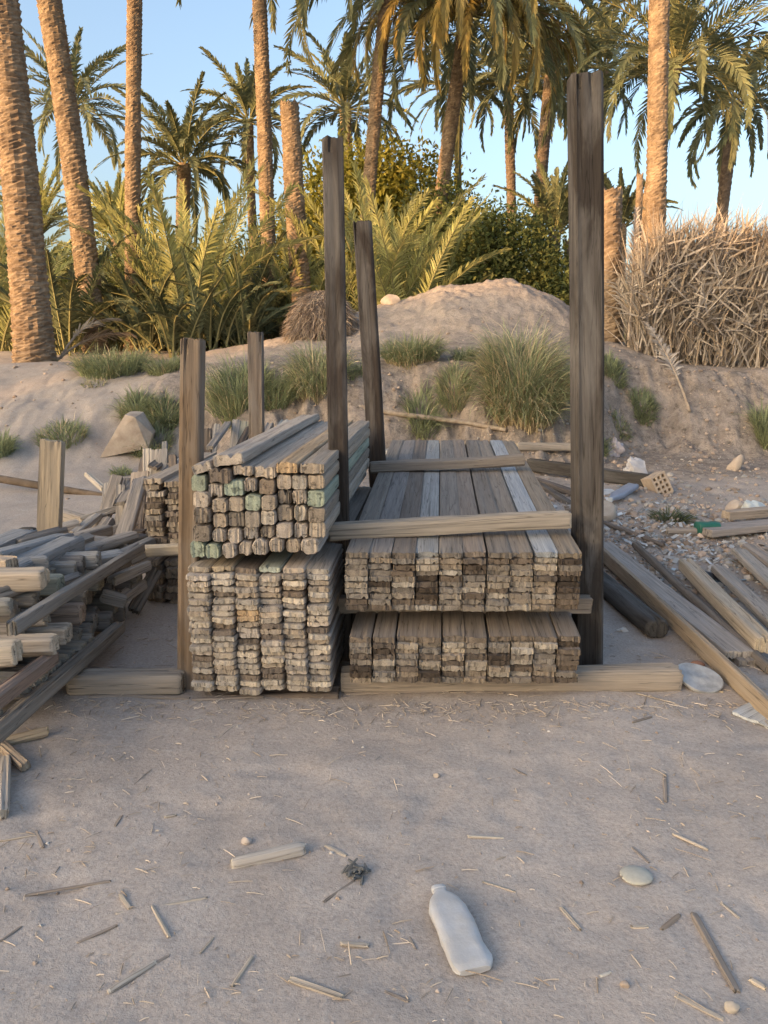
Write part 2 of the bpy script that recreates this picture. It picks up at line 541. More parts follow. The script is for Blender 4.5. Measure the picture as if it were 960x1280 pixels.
loamf = np.clip(sst(6.8, 9.0, GY + 1.2 * n5) * (1 - 0.35 * sst(10.5, 12, GY)) * sst(-4.2, -1.5, GX + n5), 0, 1) * 0.9
sandf = np.clip(sst(8.0, 9.6, GY + 1.0 * n5) * (1 - sst(-3.6, -1.6, GX + n5)), 0, 1) + sst(11.8, 13.5, GY + n5) * sst(-2.8, -1, GX) * 0.3
trodden = sst(1.3, 2.0, GX) * sst(3.9, 5.0, GY) * (1 - sst(6.8, 8.2, GY)) * (0.6 + 0.4 * fbm(GX * 2, GY * 2, 83, 3)) + sst(0.2, 0.55, fbm(GX * 1.1, GY * 1.1, 80, 4)) * sst(4.2, 5.4, GY) * (1 - sst(7, 9, GY)) * 0.9
soil[:, 0] = loamf.ravel(); soil[:, 1] = np.clip(sandf, 0, 1).ravel(); soil[:, 2] = np.clip(trodden, 0, 1).ravel(); soil[:, 3] = 1
ca = me.color_attributes.new("soil", 'FLOAT_COLOR', 'POINT')
ca.data.foreach_set('color', soil.ravel())
tag(obj("ground", me), kind='structure')

# ------------------------------------------------------------------ sky and sun
SUN_EL, SUN_AZ = rad(10), rad(232)          # azimuth clockwise from +Y: behind the camera on its left
w = bpy.data.worlds.new("World"); scene.world = w
w.use_nodes = True
wt = w.node_tree
bg = wt.nodes["Background"]
sky = wt.nodes.new('ShaderNodeTexSky')
sky.sky_type = 'NISHITA'; sky.sun_disc = False
sky.sun_elevation = SUN_EL; sky.sun_rotation = SUN_AZ
sky.altitude = 30; sky.air_density = 0.9; sky.dust_density = 5.9; sky.ozone_density = 1.2
wt.links.new(sky.outputs[0], bg.inputs[0])
bg.inputs[1].default_value = 0.15
sd = bpy.data.lights.new("sun", 'SUN'); sd.energy = 2.1; sd.angle = rad(0.6); sd.color = (1.0, 0.56, 0.23)
so = bpy.data.objects.new("sun", sd); COL.objects.link(so)
sdir = Vector((math.sin(SUN_AZ) * math.cos(SUN_EL), math.cos(SUN_AZ) * math.cos(SUN_EL), math.sin(SUN_EL)))
so.rotation_euler = sdir.to_track_quat('Z', 'Y').to_euler()
so.location = (-20, -15, 30)
scene.view_settings.view_transform = 'Standard'; scene.view_settings.look = 'None'
scene.view_settings.gamma = 1.0; scene.view_settings.use_curve_mapping = False
scene.view_settings.exposure = 1.87
scene.cycles.use_denoising = True; scene.cycles.denoiser = 'OPENIMAGEDENOISE'; scene.cycles.denoising_prefilter = 'NONE'; scene.cycles.denoising_input_passes = 'RGB_ALBEDO_NORMAL'
scene.cycles.max_bounces = 6; scene.cycles.diffuse_bounces = 4; scene.cycles.transparent_max_bounces = 6

# ------------------------------------------------------------------ unseen mud houses, added to cast the evening shade
M_MUD = plain_material("mud_render", (0.40, 0.30, 0.215), 0.95, 0.3, 2.5, 0.5, 0.02, 0.1)
M_DOOR = plain_material("old_door_paint", (0.12, 0.16, 0.15), 0.7, 0.4, 6)
HD = 50.0
lx, ly = math.sin(SUN_AZ + math.pi), math.cos(SUN_AZ + math.pi)      # where the light travels
ux, uy = ly, -lx                                                      # across it


def box_part(name, u0, u1, w0, w1, z0, z1, mat, parent, base):
    V = []
    for z in (z0, z1):
        for (u, q) in ((u0, w0), (u1, w0), (u1, w1), (u0, w1)):
            V.append((u * ux + q * lx - base[0], u * uy + q * ly - base[1], z))
    F = [(0, 3, 2, 1), (4, 5, 6, 7), (0, 1, 5, 4), (1, 2, 6, 5), (2, 3, 7, 6), (3, 0, 4, 7)]
    me = mesh_of(name, V, F, [mat])
    import bmesh
    bm = bmesh.new(); bm.from_mesh(me); bmesh.ops.recalc_face_normals(bm, faces=bm.faces); bm.to_mesh(me); bm.free()
    return obj(name, me, parent)


def house(u0, u1, h, label, steps):
    base = ((u0 + u1) / 2 * ux - (HD + 3) * lx, (u0 + u1) / 2 * uy - (HD + 3) * ly)
    e = empty("unseen_shade_house", (base[0], base[1], 0), label, "house")
    box_part("wall", u0, u1, -HD - 6, -HD, -0.3, h, M_MUD, e, base)
    for (a, b2, hh_) in steps:
        box_part("parapet", a, b2, -HD - 5.9, -HD - 0.1, h + 0.003, h + hh_, M_MUD, e, base)
    n = max(2, int((u1 - u0) / 4))
    for k in range(n):
        uc = u0 + (k + 0.5) * (u1 - u0) / n
        if k == n // 2:
            box_part("door", uc - 0.55, uc + 0.55, -HD, -HD + 0.06, 0, 2.1, M_DOOR, e, base)
        else:
            box_part("window", uc - 0.45, uc + 0.45, -HD, -HD + 0.05, 1.2, 2.2, M_DOOR, e, base)


SHADE_A, SHADE_B = 12.6, 10.5  # roof heights chosen to set where the shade edge falls
house(-11.0, 14, SHADE_A, "tall unseen house added to shade the yard", [(-11.0, -9.4, 0.1), (-9.38, -8.0, 0.35), (-7.98, -6.8, 0.8), (-6.78, 14, 1.15)])
house(-19, -11.2, SHADE_B, "low unseen house added for shade beside the tall one", [(-12.6, -11.8, 0.35), (-11.75, -11.2, 0.9)])


# ------------------------------------------------------------------ foliage builders
class Leafy:
    def __init__(self):
        self.V, self.F, self.M, self.n = [], [], [], 0

    def add(self, V, F, m):
        V = np.asarray(V, float).reshape(-1, 3)
        self.V.append(V)
        self.F += [tuple(i + self.n for i in f) for f in F]
        self.M += [m] * len(F)
        self.n += len(V)

    def blades(self, P, m):
        """P: (k, 5, 3) leaflets - two root, two middle points and the tip."""
        k = len(P)
        if not k: return
        self.V.append(P.reshape(-1, 3))
        o = self.n
        self.F += [f for i in range(o, o + 5 * k, 5) for f in ((i, i + 1, i + 3, i + 2), (i + 2, i + 3, i + 4))]
        self.M += [m] * (2 * k)
        self.n += 5 * k

    def build(self, name, mats, parent, base):
        V = np.concatenate(self.V) - np.array(base)
        return obj(name, mesh_of(name, V, self.F, mats, self.M), parent)


def frond(lf, rng, base, az, e0, droop, ln, m, nl=46, leaf=0.42, wid=0.045, roll=None, stem=0.022, grav=0.15, stem_m=1, bare=0.12):
    s = np.linspace(0, 1, 17)
    el = e0 - droop * s ** 1.3
    tw = rng.uniform(-0.25, 0.25)
    a = az + tw * s
    D = np.stack([np.cos(el) * np.sin(a), np.cos(el) * np.cos(a), np.sin(el)], 1)
    P = np.array(base) + np.concatenate([np.zeros((1, 3)), np.cumsum((D[:-1] + D[1:]) / 2, 0)]) * (ln / 16)
    S = np.stack([np.cos(a), -np.sin(a), 0 * a], 1)
    U = np.cross(S, D)
    ro = rng.uniform(-0.5, 0.5) if roll is None else roll
    ro = ro + rng.uniform(-0.7, 0.7) * s
    S2 = S * np.cos(ro)[:, None] + U * np.sin(ro)[:, None]
    U2 = np.cross(S2, D)
    ls = np.linspace(bare, 1, nl)
    f = lambda A: np.stack([np.interp(ls, s, A[:, k]) for k in range(3)], 1)
    p, d, sd_, u = f(P), f(D), f(S2), f(U2)
    out = []
    for sg in (-1, 1):
        ang = np.radians(62 - 40 * ls) + NR.normal(0, 0.10, nl)
        vv = np.radians(24) + NR.normal(0, 0.16, nl)
        ld = d * np.cos(ang)[:, None] + sd_ * (sg * np.sin(ang) * np.cos(vv))[:, None] + u * (np.sin(ang) * np.sin(vv))[:, None]
        ld[:, 2] -= grav * (0.5 + NR.random(nl))
        ld /= np.linalg.norm(ld, axis=1)[:, None]
        prof = np.minimum(1, (ls - bare) / 0.16 + 0.35) * (1 - 0.62 * ls ** 2)
        le = leaf * prof * NR.uniform(0.8, 1.12, nl)
        wv = d - ld * (d * ld).sum(1)[:, None]
        wv /= np.linalg.norm(wv, axis=1)[:, None] + 1e-6
        hw = wid / 2
        mid = p + ld * (le * 0.45)[:, None]
        tip = p + ld * le[:, None]; tip[:, 2] -= le * grav * 0.7
        out.append(np.stack([p - wv * hw * 0.5, p + wv * hw * 0.5, mid - wv * hw, mid + wv * hw, tip], 1))
    lf.blades(np.concatenate(out), m)
    q = [0, 3, 6, 9, 12, 16]
    V, F = tube([tuple(P[i]) for i in q], [stem * (1 - 0.8 * s[i]) for i in q], 4, False)
    lf.add(V, F, stem_m)


def palm_trunk(name, path, r0, r1, mat, parent, base, rng, dz=0.035, seg=26, pz=0.09, cut=False, amp=0.22):
    """Trunk with the spiral scars of old leaf bases, along a smooth path."""
    P = np.array([tuple(p) for p in path], float)
    cum = np.concatenate([[0], np.cumsum(np.linalg.norm(np.diff(P, axis=0), axis=1))])
    n = max(6, int(cum[-1] / dz))
    s = np.linspace(0, cum[-1], n)
    deg = min(2, len(P) - 1)
    C = np.stack([np.polyval(np.polyfit(cum, P[:, k], deg), s) for k in range(3)], 1)
    th = np.linspace(0, 2 * math.pi, seg, endpoint=False)
    S, TH = np.meshgrid(s, th, indexing='ij')
    k = 5
    saw = lambda x: x - np.floor(x)
    q1 = saw(S / pz + k * TH / (2 * math.pi)); q2 = saw(S / pz - (k + 1) * TH / (2 * math.pi))
    scar = np.maximum(q1, q2) * 0.4 + 0.6 * saw(S / pz + 0.22 * np.sin(TH * 3 + S * 2) + 0.25 * fbm(TH * 2.2, S * 4, 12, 2))
    rr = r0 + (r1 - r0) * (S / cum[-1]) ** 0.8
    rr = rr * (1 + 0.22 * np.exp(-S / 0.35))
    wob = fbm(TH * 1.2 + 9, S * 1.2, rng.randrange(99), 3)
    rr = rr * (1 + amp * (scar - 0.5) + 0.07 * wob + 0.05 * fbm(TH * 5, S * 9, rng.randrange(99), 2))
    X = C[:, 0][:, None] + rr * np.cos(TH); Y = C[:, 1][:, None] + rr * np.sin(TH); Z = C[:, 2][:, None] + 0 * TH
    if cut:
        Z[-1] += 0.04 * NR.normal(size=seg); Z[-2] += 0.02 * NR.normal(size=seg)
    V = np.stack([X.ravel(), Y.ravel(), Z.ravel()], 1)
    F = []
    for i in range(n - 1):
        o = i * seg
        for j in range(seg):
            j2 = (j + 1) % seg
            F.append((o + j, o + j2, o + seg + j2, o + seg + j))
    V = np.vstack([V, C[-1:] - np.array([[0, 0, 0.03 if cut else 0]])])
    o = (n - 1) * seg; c0 = len(V) - 1
    for j in range(seg): F.append((o + j, o + (j + 1) % seg, c0))
    return obj(name, mesh_of(name, V - np.array(base), F, [mat]), parent)


def date_palm(label, path, r0, r1, fl, nf, rng, mats=None, far=False, lo=-70, hi=84, dead=0, young=False, bark=None, group="date palms", crown=True, up=(35, 88, 20, 105), cut=False, droopk=1.0, nl=46, skirt=None):
    """path: world points from foot to the heart of the crown."""
    base = tuple(path[0])
    nm = "palm_stump" if cut else "date_palm"
    e = empty(nm, base, label, "palm stump" if cut else "palm tree", group)
    if len(path) > 1:
        palm_trunk("trunk", path, r0, r1, bark or M_BARK, e, base, rng, dz=0.05 if far else 0.024, seg=16 if far else 28, pz=0.15 if far else 0.09, cut=cut)
    if not crown: return e
    lf = Leafy(); top = Vector(path[-1])
    mats = mats or [M_LEAF_PALM, M_RACHIS, M_DRY]
    nf = int(nf * (1.0 if young else 1.08))
    for k in range(nf):
        q = (k + 0.5) / nf
        az = k * 2.39996 + rng.uniform(-0.3, 0.3)
        e0 = rad(hi + (lo + 60 - hi) * q ** 0.9 + rng.uniform(-8, 8)) if not young else rad(rng.uniform(up[0], up[1]))
        droop = rad((25 + 75 * q) * droopk * rng.uniform(0.8, 1.2)) if not young else rad(rng.uniform(up[2], up[3]))
        ln = fl * 1.1 * rng.uniform(0.85, 1.12) * (0.72 if q < 0.15 and not young else 1)
        dd = k >= nf - dead
        b0 = top + Vector((math.sin(az), math.cos(az), 0)) * r1 * (2.2 * rng.random() if young else 0.6) + Vector((0, 0, -0.25 * q + 0.15))
        frond(lf, rng, b0, az, e0, droop, ln, 2 if dd else 0, nl=nl, leaf=fl * (0.135 if young else 0.16), wid=0.062 if far else (0.034 if young else 0.045), stem_m=2 if dd else 1)
    lf.build("crown", mats, e, base)
    if skirt:                                             # old fronds hanging round the trunk head
        lk = Leafy()
        for k in range(skirt[0]):
            az = rad(skirt[1] + (skirt[2] - skirt[1]) * (k + rng.random()) / skirt[0])
            frond(lk, rng, top + Vector((math.sin(az), math.cos(az), 0)) * 0.25 + Vector((0, 0, -0.1)), az, rad(rng.uniform(0, 35)), rad(rng.uniform(95, 135)),
                  fl * rng.uniform(0.8, 1.12), 0, nl=nl, leaf=fl * 0.14, wid=0.05, grav=0.35)
        lk.build("hanging_fronds", [M_LEAF_GOLD, M_DRY], e, base)
    return e


def grass_tuft(name, label, pos, rx, h, n, rng, dry=0.2, lean=(0, -0.25), group="grass tussocks on the bank", wid=0.009, cat="grass tussock", spread=1.0, mats=None, hang=1.0):
    e = empty(name, pos, label, cat, group)
    an = NR.uniform(0, 2 * math.pi, n); rr = np.sqrt(NR.random(n)) * rx * 0.45
    bx, by = rr * np.cos(an), rr * np.sin(an)
    bz = np.array(height(pos[0] + bx, pos[1] + by)) - pos[2] - 0.03
    az = an + NR.normal(0, 0.7, n)
    ln = h * NR.uniform(0.55, 1.25, n)
    e0 = np.radians(NR.uniform(48, 88, n)) - 0.25 * spread * rr / rx
    dr = np.radians(NR.uniform(30, 120, n)) * hang
    pts = [np.stack([bx, by, bz], 1)]
    K = 5
    for k in range(K):
        el = e0 - dr * (k / K) ** 1.2
        d = np.stack([np.cos(el) * np.cos(az) * spread + lean[0] * k / K, np.cos(el) * np.sin(az) * spread + lean[1] * k / K, np.sin(el)], 1)
        pts.append(pts[-1] + d * (ln / K)[:, None])
    side = np.stack([-np.sin(az), np.cos(az), 0 * az], 1) + NR.normal(0, 0.4, (n, 3))
    side /= np.linalg.norm(side, axis=1)[:, None]
    V = []
    ws = [0.8, 1.0, 0.95, 0.75, 0.45]
    for k in range(K):
        V.append(pts[k] - side * wid / 2 * ws[k]); V.append(pts[k] + side * wid / 2 * ws[k])
    V.append(pts[K])
    A = np.stack(V, 1)                                   # n, 11, 3
    F, M = [], []
    isdry = NR.random(n) < dry
    for i in range(n):
        o = i * 11; m = int(isdry[i])
        for k in range(K - 1):
            F.append((o + 2 * k, o + 2 * k + 1, o + 2 * k + 3, o + 2 * k + 2)); M.append(1 if m or (k == 0 and dry > 0.15) else 0)
        F.append((o + 8, o + 9, o + 10)); M.append(m)
    obj("foliage", mesh_of("foliage", A.reshape(-1, 3), F, mats or [M_GRASS, M_GRASSDRY], M), e)
    return e


def bush(name, label, pos, blobs, n, leaf, rng, mats, cat="shrub", group=None, trunk=True):
    """Leaf sprays spread through uneven lobes; blobs: (dx, dy, dz, rx, ry, rz) about pos."""
    e = empty(name, pos, label, cat, group)
    lf = Leafy()
    tot = sum(b[3] * b[5] for b in blobs)
    for (dx, dy, dz, rx, ry, rz) in blobs:
        k = int(n * rx * rz / tot)
        nsp = max(3, k // 14)
        # sprays: little clusters near the lobe's skin, some inside
        u = NR.normal(size=(nsp, 3)); u /= np.linalg.norm(u, axis=1)[:, None]
        rad_ = NR.uniform(0.35, 1.08, nsp) ** 0.6
        cs = np.array([dx, dy, dz]) + u * rad_[:, None] * np.array([rx, ry, rz]) * (1 + 0.3 * fbm(u[:, 0] * 2 + dx, u[:, 2] * 2 + dy, 5, 2))[:, None]
        c = np.repeat(cs, 14, 0) + NR.normal(0, leaf * 1.9, (nsp * 14, 3))
        m = len(c)
        d = NR.normal(size=(m, 3)) + np.repeat(u, 14, 0) * 0.8; d /= np.linalg.norm(d, axis=1)[:, None]
        sd_ = np.cross(d, NR.normal(size=(m, 3))); sd_ /= np.linalg.norm(sd_, axis=1)[:, None]
        le = leaf * NR.uniform(0.6, 1.3, m)[:, None]
        mid = c + d * le * 0.5
        P = np.stack([c - sd_ * le * 0.05, c + sd_ * le * 0.05, mid - sd_ * le * 0.24, mid + sd_ * le * 0.24, c + d * le], 1)
        lf.blades(P, 0)
    lf.build("foliage", mats, e, (0, 0, 0))
    if trunk:
        lt = Leafy()
        for (dx, dy, dz, rx, ry, rz) in blobs:
            V, F = tube([(dx * 0.12, dy * 0.12, -0.3), (dx * 0.5, dy * 0.5, dz * 0.45), (dx, dy, dz + rz * 0.3)], [0.09, 0.055, 0.015], 6)
            lt.add(V, F, 0)
        lt.build("branches", [M_BARKGREY], e, (0, 0, 0))
    return e
# ------------------------------------------------------------------ timber stacks
def jcol(c, rng, v=0.14):
    k = 1 + rng.uniform(-v, v); h = rng.uniform(-0.03, 0.03)
    return (min(1, c[0] * k * (1 + h)), c[1] * k, max(0, c[2] * k * (1 - h * 1.5)))


TAN = (0.345, 0.285, 0.23); GREY = (0.27, 0.235, 0.205); BROWN = (0.175, 0.14, 0.115); DARKB = (0.095, 0.074, 0.06)
PALE = (0.46, 0.40, 0.335); SILVER = (0.42, 0.43, 0.44); GREEN = (0.285, 0.315, 0.255); ORANGE = (0.42, 0.30, 0.19)
TAN2 = (0.38, 0.33, 0.28); PINKISH = (0.40, 0.34, 0.29)
YAW = rad(4.0)


def direction(pitch):
    return Vector((math.sin(YAW) * math.cos(pitch), math.cos(YAW) * math.cos(pitch), math.sin(pitch)))


# two stacks of flat boards, ten columns wide
BW, BT = 0.107, 0.0265
board_pool = [plank_mesh("board", BW, BT, 3.25, R, 0.17, 0.0018, R.choice([0, 1, 2, 3]), 0.010, 0.002, worn=0.03, skew=R.uniform(-0.05, 0.05), mats=[M_WOOD, M_BOARDEND]) for _ in range(14)]
DB = direction(rad(2.2))


def board_stack(name_words, xa, xb, ytop, ybot, Y, rows, topcols, group):
    A0, A1 = at(xa, ybot, Y), at(xb, ybot, Y)
    z0 = A0.z; z1 = at(xa, ytop, Y).z
    dz = (z1 - z0) / rows
    pitch = (A1.x - A0.x) / 10
    for c in range(10):
        cj = R.uniform(-0.003, 0.003); tilt = 0
        tot = rows
        for r in range(tot):                              # r counts from the top
            lev = tot - 1 - r
            x = A0.x + pitch * (c + 0.5) + R.uniform(-0.003, 0.003) + cj * lev / tot + 0.004 * (lev - tot / 2) / tot
            y = Y + R.uniform(-0.012, 0.012)
            z = z0 + dz * (lev + 0.5) + R.uniform(-0.0015, 0.0015)
            if r == 0:
                col = topcols[c]
            else:
                col = jcol(R.choice([TAN, TAN2, GREY, GREY, GREY, BROWN, BROWN, DARKB, PALE]), R)
                if c == 9: col = jcol(R.choice([BROWN, GREY, DARKB]), R)
            o = obj("stacked_board", R.choice(board_pool), color=col)
            sy = dz / BT * R.uniform(0.86, 0.97)
            sx = pitch / BW * R.uniform(0.955, 1.0)
            a = Vector((x, y, z))
            yw = R.uniform(-0.0014, 0.0014)
            d = DB + Vector((yw, 0, 0))
            place(o, a, a + d * 3.25)
            rl = R.uniform(-0.03, 0.03)
            o.matrix_world = o.matrix_world @ Matrix.Rotation(rl, 4, 'Y') @ Matrix.Diagonal((sx, 1, sy, 1))
            if r == 0:
                o.data = o.data
            tag(o, f"weathered board, {ordn(r)} from the top in the {ordn(c)} column of the {name_words}", "board", group)
    return z0, z1


topU = [jcol(tuple(q * 0.82 for q in x), R, 0.04) for x in ((0.30, 0.255, 0.215), (0.31, 0.27, 0.24), (0.235, 0.195, 0.165), (0.40, 0.385, 0.365), (0.31, 0.265, 0.225), (0.30, 0.25, 0.215), (0.255, 0.215, 0.18), (0.30, 0.25, 0.205), (0.47, 0.47, 0.47), (0.30, 0.25, 0.20))]
topL = [jcol(tuple(q * 0.85 for q in x), R, 0.06) for x in [(0.27, 0.22, 0.18)] * 10]
zl0, zl1 = board_stack("lower right stack", 437, 723, 797, 854, 3.20, 8, topL, "boards in the lower right stack")
zu0, zu1 = board_stack("upper right stack", 431, 724, 691, 764, 3.25, 10, topU, "boards in the upper right stack")
print("stack z", zl0, zl1, zu0, zu1)

# battens, six leaning columns
SW, ST = 0.104, 0.0265
batten_pool = [plank_mesh("batten", SW, ST, 2.1, R, 0.34, 0.0016, R.choice([0, 0, 1, 1, 2]), 0.010, 0.003, worn=0.10, skew=R.uniform(-0.1, 0.1)) for _ in range(22)]
DL = direction(0.0)
A0, A1 = at(239, 866, 3.2), at(414, 866, 3.2)
zt = at(240, 711, 3.2).z
NROW = 21
for c in range(6):
    pitch = (A1.x - A0.x) / 6
    dz = (zt - A0.z) / NROW
    for r in range(NROW):
        lev = NROW - 1 - r
        wob = 0.004 * math.sin(lev * 0.35 + c * 1.7) + R.uniform(-0.004, 0.004)
        x = A0.x + pitch * (c + 0.5) + wob * (0.5 if c in (0, 5) else 1)
        z = A0.z + dz * (lev + 0.5) + 0.004 * math.sin(c * 2.2 + lev * 0.3)
        a = Vector((x, 3.2 + R.uniform(-0.018, 0.018) + (0.02 if r == 0 else 0), z))
        col = jcol(R.choice([TAN2, TAN2, PINKISH, TAN2, TAN, GREY, BROWN, PALE]), R, 0.12)
        if c == 2 and r in (7, 8, 9): col = jcol(ORANGE, R, 0.08) if r < 9 else jcol(TAN, R)
        if c == 1 and r == 0: col = (0.36, 0.29, 0.21)
        if c == 3 and r == 0: col = (0.36, 0.38, 0.33)
        o = obj("stacked_batten", R.choice(batten_pool), color=col)
        place(o, a, a + (DL + Vector((R.uniform(-.003, .003), 0, 0))) * 2.1)
        o.matrix_world = o.matrix_world @ Matrix.Rotation(R.uniform(-0.07, 0.07), 4, 'Y') @ Matrix.Diagonal((pitch / SW * R.uniform(0.94, 1.03), 1, dz / ST * R.uniform(0.86, 0.97), 1))
        tag(o, f"rough batten, {ordn(r)} from top, {ordn(c)} column of the stack under the squared timbers", "batten", "battens in the lower left stack")

# squared timbers on the battens: (x0, x1, y0, y1) in an enlarged detail of the photograph, look, shape
def beam_px(cx0, cx1, cy0, cy1):
    return 220 + cx0 / 4.571, 220 + cx1 / 4.571, 540 + cy0 / 4.571, 540 + cy1 / 4.571


timber_pool = {
    'sq': [plank_mesh("timber", 0.075, 0.075, 2.1, R, 0.30, 0.0022, R.choice([0, 0, 1]), 0.008, 0.003, worn=0.07, mats=[M_GREYWOOD, M_ROUNDEND]) for _ in range(6)],
    'rd': [plank_mesh("timber", 0.075, 0.075, 2.1, R, 0.62, 0.004, 0, 0.012, 0.004, worn=0.16, mats=[M_GREYWOOD, M_ROUNDEND]) for _ in range(6)],
    'sp': [plank_mesh("timber", 0.075, 0.075, 2.1, R, 0.30, 0.003, 2, 0.014, 0.004, worn=0.12, mats=[M_GREYWOOD, M_ROUNDEND]) for _ in range(5)],
}
T, G, D_, P_ = PINKISH, GREEN, (0.19, 0.158, 0.13), PALE
rows = [
    ("top", [(80, 165, 245, 340, G, 'sq', "green"), (175, 262, 295, 378, T, 'sp', "split brown"), (268, 385, 275, 368, G, 'sq', "wide green"), (388, 458, 260, 342, T, 'sp', "worn tan"),
             (467, 560, 268, 358, (0.23, 0.18, 0.14), 'sq', "dark brown"), (568, 654, 245, 332, T, 'sq', "square tan"), (660, 750, 248, 332, (0.34, 0.305, 0.27), 'sq', "grey"), (752, 852, 246, 328, TAN, 'sq', "tan")]),
    ("second", [(92, 182, 340, 432, T, 'sq', "square tan"), (207, 297, 382, 462, TAN, 'sq', "tan"), (297, 386, 370, 452, TAN, 'sq', "square tan"), (390, 480, 358, 450, G, 'sq', "pale green"),
                (485, 570, 360, 444, TAN, 'sq', "square tan"), (580, 657, 338, 420, D_, 'sp', "broken dark"), (660, 742, 335, 418, TAN, 'sp', "split tan"), (745, 850, 332, 428, G, 'sq', "green")]),
    ("third", [(96, 192, 430, 527, (0.25, 0.21, 0.175), 'sp', "brown"), (210, 292, 468, 552, TAN, 'sq', "tan"), (293, 390, 458, 546, D_, 'sq', "dark"), (394, 482, 452, 545, TAN, 'sq', "tan"),
               (486, 570, 447, 530, P_, 'sq', "pale square"), (577, 667, 420, 518, (0.25, 0.21, 0.175), 'sq', "dark brown"), (670, 746, 425, 517, P_, 'sp', "pale notched"), (749, 852, 428, 515, (0.25, 0.21, 0.175), 'sq', "brown")]),
    ("fourth", [(92, 192, 528, 626, D_, 'sq', "dark"), (202, 286, 555, 641, T, 'rd', "round tan"), (289, 376, 548, 640, T, 'rd', "round tan"), (378, 460, 545, 622, T, 'sp', "split tan"),
                (474, 562, 534, 612, (0.25, 0.21, 0.175), 'rd', "dark split"), (568, 662, 518, 604, T, 'sq', "square tan"), (671, 753, 520, 612, T, 'sp', "split tan"), (756, 856, 515, 606, TAN, 'sq', "tan")]),
    ("bottom", [(78, 166, 628, 727, G, 'sq', "green"), (168, 251, 642, 727, G, 'sq', "pale green"), (259, 347, 632, 720, T, 'rd', "round tan"), (350, 432, 625, 711, T, 'rd', "round tan"),
                (436, 528, 614, 713, T, 'rd', "large round tan"), (532, 617, 605, 695, TAN, 'rd', "round brown"), (619, 707, 606, 697, TAN, 'rd', "round tan"), (710, 826, 604, 697, T, 'rd', "large round tan")]),
]


def set_timber(cx0, cx1, cy0, cy1, col, shape, Y=3.2, roll=0.0, dirv=None, pool=None, wref=0.075, tref=0.075):
    x0, x1, y0, y1 = beam_px(cx0, cx1, cy0, cy1)
    a, b2 = at(x0, y1, Y), at(x1, y0, Y)
    wv, hv = (b2.x - a.x), (b2.z - a.z)
    cpt = (a + b2) / 2 + Vector((0, R.uniform(-0.012, 0.012), 0))
    o = obj("squared_timber", (pool or R.choice(timber_pool[shape])), color=jcol(col, R, 0.07))
    place(o, cpt, cpt + (dirv or DL) * 2.1)
    o.matrix_world = o.matrix_world @ Matrix.Rotation(roll, 4, 'Y') @ Matrix.Diagonal((wv / wref * 0.975, 1, hv / tref * 0.97, 1))
    return o


for rname, items in rows:
    for k, (a, b2, c_, d, col, sh, look) in enumerate(items):
        o = set_timber(a, b2, c_, d, col, sh, roll=R.uniform(-0.05, 0.05))
        rn = rname if rname in ("top", "bottom") else rname + " highest"
        tag(o, f"{look} timber end, {ordn(k)} along the {rname} row of the squared timber stack", "timber", "squared timbers in the upper left stack")
flat_pool = [plank_mesh("timber", 0.12, 0.06, 2.1, R, 0.16, 0.003, R.choice([0, 1, 1]), 0.010, 0.003, worn=0.05, mats=[M_GREYWOOD, M_ROUNDEND]) for _ in range(5)]
SIL = (0.40, 0.40, 0.40)
for (a, b2, c_, d, col, roll, label) in [
    (318, 438, 190, 248, PINKISH, 0.03, "flat tan topped timber beside the two raised timbers on the stack"),
    (440, 568, 196, 262, PINKISH, 0.03, "flat pinkish ended timber lying in the middle of the stack top"),
    (570, 697, 176, 240, ORANGE, -0.02, "flat timber with orange brown end on top of the square timber stack"),
    (705, 852, 182, 242, TAN, -0.02, "flat tan timber on the stack top beside the tall dark post"),
    (180, 312, 206, 290, BROWN, 0.0, "split brown timber wedged under the raised timbers of the stack"),
    (82, 200, 180, 236, T, -0.32, "tilted timber at the outer edge of the stack top beside the short post"),
    (205, 385, 126, 192, T, -0.12, "broad raised timber lying highest on the square timber stack")]:
    o = set_timber(a, b2, c_, d, col, 'sq', roll=roll, pool=R.choice(flat_pool), wref=0.12, tref=0.06)
    tag(o, label, "timber", "flat timbers on the square timber stack")


# one-off timbers -------------------------------------------------
def timber(name, A, B, w, t, col, label, cat, group=None, up=(0, 0, 1), rnd=0.2, cracks=1, mats=None, worn=0.06, bow=0.0, warp=0.002, jit=0.003, skew=0.0):
    ln = (Vector(B) - Vector(A)).length
    o = obj(name, plank_mesh(name, w, t, ln, R, rnd, jit, cracks, 0.012, warp, worn=worn, mats=mats, skew=skew, bow=bow), color=col)
    place(o, A, B, up)
    return tag(o, label, cat, group)


PW = [M_POST, M_END]
GP = "upright posts of the timber rack"


def post(top, bot, Yt, Yb, w, t, col, label, up=(0, -1, 0)):
    a = at(bot[0], bot[1], Yb); b2 = at(top[0], top[1], Yt)
    g = hz(a.x, a.y) - 0.12
    d = (a - b2).normalized()
    a = b2 + d * ((b2.z - g) / -d.z)
    timber("wooden_post", a, b2, w, t, col, label, "post", GP, up=up, rnd=0.16, cracks=2, mats=PW, worn=0.05, warp=0.004, jit=0.0035)


post((731, 92), (735, 830), 3.62, 3.66, 0.132, 0.12, (0.055, 0.045, 0.038), "tallest dark square post standing at the end of the right board stacks")
post((415, 172), (426, 660), 3.72, 3.72, 0.092, 0.09, (0.06, 0.048, 0.041), "tall dark post with pale streaks between the timber stack and the boards")
post((453, 277), (471, 578), 5.62, 5.55, 0.125, 0.11, (0.055, 0.043, 0.036), "leaning dark split post behind the timber stack, second tallest of the middle pair")
post((240.5, 422), (237, 850), 3.38, 3.36, 0.088, 0.088, (0.19, 0.135, 0.09), "short golden brown post at the outer front of the timber stack")
post((319, 414), (321, 545), 5.45, 5.45, 0.098, 0.09, (0.165, 0.13, 0.105), "short grey brown post rising behind the top of the timber stack")

